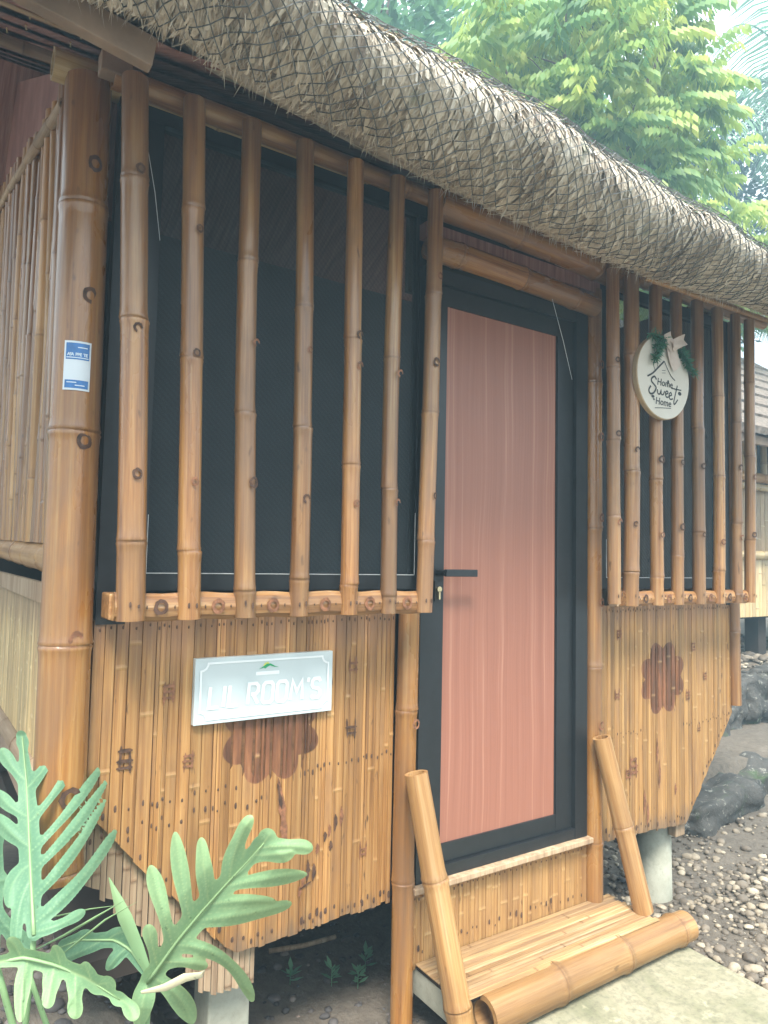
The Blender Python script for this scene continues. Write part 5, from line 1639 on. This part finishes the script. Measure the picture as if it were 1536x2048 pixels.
# ================================================================== TREES
def limb(mb, a, b, r0, r1, g, k=7, wob=0.06):
    a = Vector(a); b = Vector(b); P = []
    L = (b - a).length
    off = Vector((0, 0, 0))
    for i in range(k + 1):
        q = i / k
        off = off + Vector((g.gauss(0, wob), g.gauss(0, wob), 0)) * L / k
        P.append(a.lerp(b, q) + off * math.sin(math.pi * q) + Vector((0, 0, 0.12 * L * math.sin(math.pi * q) * .5)))
    mb.tube(P, [r0 + (r1 - r0) * i / k for i in range(k + 1)], 8)
    return P
def tree(name, base, fork, centre, radii, n, kind, mat, seed, label, ls=1.0, shade=0.0, group='trees behind the hut', tlo=0.0, thi=1.0):
    g = random.Random(seed)
    t = empty(name, base, label, 'tree', group)
    tb_ = MB(); base = Vector(base); fork = Vector(fork); C = Vector(centre); R_ = Vector(radii)
    P = limb(tb_, (0, 0, -0.1), fork - base, 0.05 * R_.x + 0.04, 0.035 * R_.x + .02, g, 9, 0.04)
    tips = []
    for i in range(9):
        a = g.uniform(0, 6.28); e = g.uniform(-.3, .9)
        tip = C + Vector((R_.x * .75 * math.cos(a) * math.cos(e), R_.y * .75 * math.sin(a) * math.cos(e), R_.z * .75 * math.sin(e)))
        pp = limb(tb_, fork - base, tip - base, 0.028 * R_.x + .012, 0.006, g, 6, 0.08)
        for q in range(3):
            s_ = pp[g.randint(2, 5)]; tp = s_ + Vector((g.gauss(0, .3) * R_.x, g.gauss(0, .3) * R_.y, g.gauss(.05, .25) * R_.z))
            limb(tb_, s_, tp, .010, .003, g, 4, .08)
    tb_.build('trunk', M_bark, t, smooth=True, loc=base)
    cb = MB(); V = []; F = []; T = []
    def leaflet(p, d, s_, nr, L, w_, tone):
        b = len(V)
        V.extend([p, p + d * L * .45 + s_ * w_ - nr * L * .04, p + d * L - nr * L * .16, p + d * L * .45 - s_ * w_ - nr * L * .04]); F.append((b, b+1, b+2)); F.append((b, b+2, b+3)); T.extend([tone] * 4)
    # clumps spread unevenly through the crown volume
    clumps = []
    for _ in range(n):
        while True:
            u = Vector((g.uniform(-1, 1), g.uniform(-1, 1), g.uniform(-1, 1)))
            if 0.25 < u.length < 1 and g.random() < 0.35 + .65 * u.length: break
        clumps.append(u)
    for u in clumps:
        p0 = C + Vector((u.x * R_.x, u.y * R_.y, u.z * R_.z)) - base
        ct = tlo + (thi - tlo) * min(1, max(0, g.gauss(0.42, .22) + 0.22 * u.z))
        if kind == 'pinnate':
            for q in range(4):
                a = g.uniform(0, 6.28); out = Vector((math.cos(a), math.sin(a), g.uniform(.05, .5))).normalized()
                L = g.uniform(.36, .60) * ls; k = 8
                side0 = out.cross(Vector((0, 0, 1))).normalized()
                for i in range(k):
                    f = (i + .6) / k
                    p = p0 + out * L * f + Vector((0, 0, -0.45 * L * f * f))
                    tg = (out + Vector((0, 0, -.9 * f))).normalized()
                    for s_ in (-1, 1):
                        d = (tg * .30 + side0 * s_ * .42 + Vector((0, 0, -1.0 + g.gauss(0, .12)))).normalized()
                        w_ax = d.cross(side0 * .3 + tg).normalized()
                        nr = d.cross(w_ax)
                        leaflet(p, d, (tg - d * tg.dot(d)).normalized(), nr, g.uniform(.12, .175) * ls, .030 * ls, min(1, max(0, ct + g.gauss(0, .08) + .25 * (f - .5))))
        elif kind == 'broad':
            for q in range(9):
                a = g.uniform(0, 6.28); d = Vector((math.cos(a), math.sin(a), g.gauss(-.35, .4))).normalized(); s_ = d.cross(Vector((g.gauss(0, .3), g.gauss(0, .3), 1))).normalized(); nr = d.cross(s_)
                p = p0 + Vector((g.gauss(0, .12), g.gauss(0, .12), g.gauss(0, .10))) * ls
                leaflet(p, d, s_, nr * (1 if nr.z > 0 else -1), g.uniform(.14, .24) * ls, .045 * ls, min(1, max(0, ct + g.gauss(0, .15))))
        else:
            for q in range(16):
                a = g.uniform(0, 6.28); d = Vector((math.cos(a), math.sin(a), g.gauss(-.2, .6))).normalized(); s_ = d.cross(Vector((g.gauss(0, .4), g.gauss(0, .4), 1))).normalized(); nr = d.cross(s_)
                p = p0 + Vector((g.gauss(0, .16), g.gauss(0, .16), g.gauss(0, .12))) * ls
                leaflet(p, d, s_, nr, g.uniform(.06, .12) * ls, .025 * ls, min(1, max(0, ct + g.gauss(0, .2))))
    cb.add(V, F, 0, tone=T)
    cb.build('crown', mat, t, loc=base)
    return t
tree('pinnate_tree', (4.3, 3.6, 0.5), (4.25, 3.3, 4.6), (4.25, 3.0, 6.45), (1.85, 1.1, 1.65), 300, 'pinnate', M_yel, 1, 'yellow-green tree with drooping feathered leaves directly above the thatched eave', 1.0, tlo=.15, thi=1.0)
tree('pinnate_tree', (7.2, 3.9, 0.5), (7.1, 3.7, 3.6), (7.0, 3.4, 5.35), (1.3, 0.9, 0.85), 130, 'pinnate', M_yel, 2, 'low yellow-leaved tree at the right picture edge, just above the end of the roof', 1.0, tlo=.35, thi=1.0)
tree('broadleaf_tree', (2.8, 6.2, 0), (2.9, 6.0, 5.4), (3.0, 5.8, 8.2), (2.0, 1.3, 1.8), 260, 'broad', M_grn, 3, 'glossy broad-leaved tree at the top centre, left of the yellow-green tree', 1.15, tlo=.1, thi=1.0)
tree('dark_tree', (14.5, 8.2, 0), (14.3, 8.0, 6.0), (14.0, 7.8, 9.6), (3.4, 2.2, 2.6), 520, 'small', M_drk, 4, 'dark small-leaved tree far behind at the right edge below the palm', 2.0)
tree('dark_tree', (8.2, 9.5, 0), (8.2, 9.4, 7.0), (8.2, 9.2, 10.6), (3.6, 1.8, 3.0), 620, 'small', M_grn, 5, 'hazy green tree far behind the yellow-green tree', 2.0)
tree('broadleaf_tree', (10.5, 6.4, 0), (10.4, 6.3, 4.4), (10.2, 6.2, 6.9), (2.4, 1.5, 1.8), 260, 'broad', M_grn, 6, 'dull green tree behind the neighbouring hut roof', 1.3, tlo=0, thi=.6)
tree('broadleaf_tree', (1.4, 8.6, 0), (1.5, 8.5, 6.5), (1.7, 8.4, 9.8), (1.5, 1.3, 1.6), 90, 'broad', M_grn, 7, 'thin leafy crown at the top edge just right of the thatch', 1.3, tlo=.2, thi=1.0)

def palm(name, base, top, fronds, seed, label, L=3.2, lw=0.045, mat=M_palm, tr=0.12):
    g = random.Random(seed); t = empty(name, base, label, 'palm tree')
    base = Vector(base); top = Vector(top)
    tb_ = MB(); k = 14; P = [(top - base) * (i / k) + Vector((0.12 * math.sin(i * .4), 0, 0)) * (1 - i / k) for i in range(k + 1)]
    tb_.tube(P, [tr * (1.15 - .35 * i / k) * (1.05 if i % 2 else 1) for i in range(k + 1)], 10); tb_.build('trunk', M_bark, t, smooth=True, loc=base)
    for fi, (az, el, fl) in enumerate(fronds):
        mb = MB(); V = []; F = []; T = []
        d0 = Vector((math.cos(az) * math.cos(el), math.sin(az) * math.cos(el), math.sin(el)))
        k = 46; p = Vector((0, 0, 0)); d = d0.copy(); step_ = fl / k; RP = [p.copy()]
        side = d.cross(Vector((0, 0, 1))).normalized()
        for i in range(k):
            d = (d + Vector((0, 0, -0.030 - .03 * i / k))).normalized(); p = p + d * step_; RP.append(p.copy())
            if i < 3: continue
            f = i / k
            ll = fl * 0.26 * math.sin(math.pi * min(1, .18 + .80 * f)) * g.uniform(.85, 1.1)
            for s_ in (-1, 1):
                ld = (side * s_ * .75 + d * .55 + Vector((0, 0, -.28 - .2 * g.random()))).normalized()
                q = p.copy(); tone = min(1, max(0, g.gauss(.45, .2)))
                wv = d * lw * .5
                b = len(V)
                pts_ = [q, q + ld * ll * .5 + Vector((0, 0, -.03 * ll)), q + ld * ll + Vector((0, 0, -.28 * ll))]
                V += [pts_[0] + wv * .6, pts_[0] - wv * .6, pts_[1] + wv, pts_[1] - wv, pts_[2]]
                F += [(b, b+1, b+3, b+2), (b+2, b+3, b+4)]; T += [tone] * 5
        mb.add(V, F, 0, tone=T)
        mb.tube(RP[::3], [.022 * (1 - .8 * i / len(RP[::3])) + .003 for i in range(len(RP[::3]))], 6, tone=.9)
        mb.build('frond', mat, t, loc=top)
    return t
palm('coconut_palm', (13.6, 5.2, 0), (13.2, 5.0, 10.9), [(math.radians(a), math.radians(e), l) for a, e, l in ((183, 38, 4.4), (200, 12, 4.2), (165, 22, 4.2), (225, 30, 4.2), (188, -8, 3.6), (192, 58, 4.4), (174, 5, 4.0), (270, 20, 3.2), (320, 30, 3.2), (20, 30, 3.2), (80, 30, 3.2), (130, 50, 3.2), (215, 60, 3.3), (250, 0, 2.8))], 1, 'coconut palm with long arching fronds at the top right corner')
palm('coconut_palm', (5.9, 6.4, 0), (5.8, 6.2, 8.6), [(math.radians(a), math.radians(e), l) for a, e, l in ((180, 30, 2.6), (215, 15, 2.6), (250, 30, 2.6), (300, 20, 2.6), (340, 5, 2.8), (20, 40, 2.6), (90, 30, 2.6), (140, 50, 2.6), (275, -15, 2.4), (200, 55, 2.6))], 2, 'smaller palm half hidden behind the yellow-green tree')
palm('young_palm', (8.8, 4.2, 0.5), (8.7, 4.1, 5.0), [(math.radians(a), math.radians(e), l) for a, e, l in ((170, 45, 1.5), (200, 30, 1.6), (230, 50, 1.5), (270, 35, 1.6), (300, 60, 1.4), (145, 60, 1.5), (250, 15, 1.5))], 3, 'young palm with thin pale fronds at the right edge, low over the roof end', tr=0.06, lw=.018)
# broad hedge-like wood far beyond, closing the view under the crowns
def wood():
    g = random.Random(77); mb = MB(); V = []; F = []; T = []
    for _ in range(9000):
        x = g.uniform(-14, 34); y = g.uniform(15, 19); z_ = g.random() ** .8 * (5.5 + 1.5 * math.sin(x * .7) + math.sin(x * 1.9))
        d = Vector((g.gauss(0, 1), g.gauss(0, 1), g.gauss(-.3, .6))).normalized() * g.uniform(.6, 1.2); s_ = d.cross(Vector((g.gauss(0, .4), g.gauss(0, .4), 1))).normalized() * .26
        p = Vector((x, y, z_)); b = len(V); V += [p, p + d * .5 + s_, p + d, p + d * .5 - s_]; F.append((b, b+1, b+2, b+3)); T += [g.random()] * 4
    mb.add(V, F, 0, tone=T); o = mb.build('far_wood', M_drk, None); tag(o, 'far-off mass of dark green woodland behind the huts', 'woodland', kind='stuff')
wood()

# ================================================================== HAZE, ADDED IN PLACE OF LENS GLARE
HAZE = 0.017
if HAZE > 0:
    m = bpy.data.materials.new('glare_haze'); m.use_nodes = True; t = m.node_tree
    for n_ in list(t.nodes): t.nodes.remove(n_)
    out = t.nodes.new('ShaderNodeOutputMaterial'); pv = t.nodes.new('ShaderNodeVolumePrincipled')
    pv.inputs['Color'].default_value = (0.55, 0.84, 1.0, 1); pv.inputs['Density'].default_value = HAZE; pv.inputs['Anisotropy'].default_value = 0.2
    t.links.new(pv.outputs[0], out.inputs['Volume'])
    mb = MB(); mb.box((-20, -20, -1.2), (40, 24, 14.5)); o = mb.build('glare_veil', m, None); tag(o, kind='stuff')
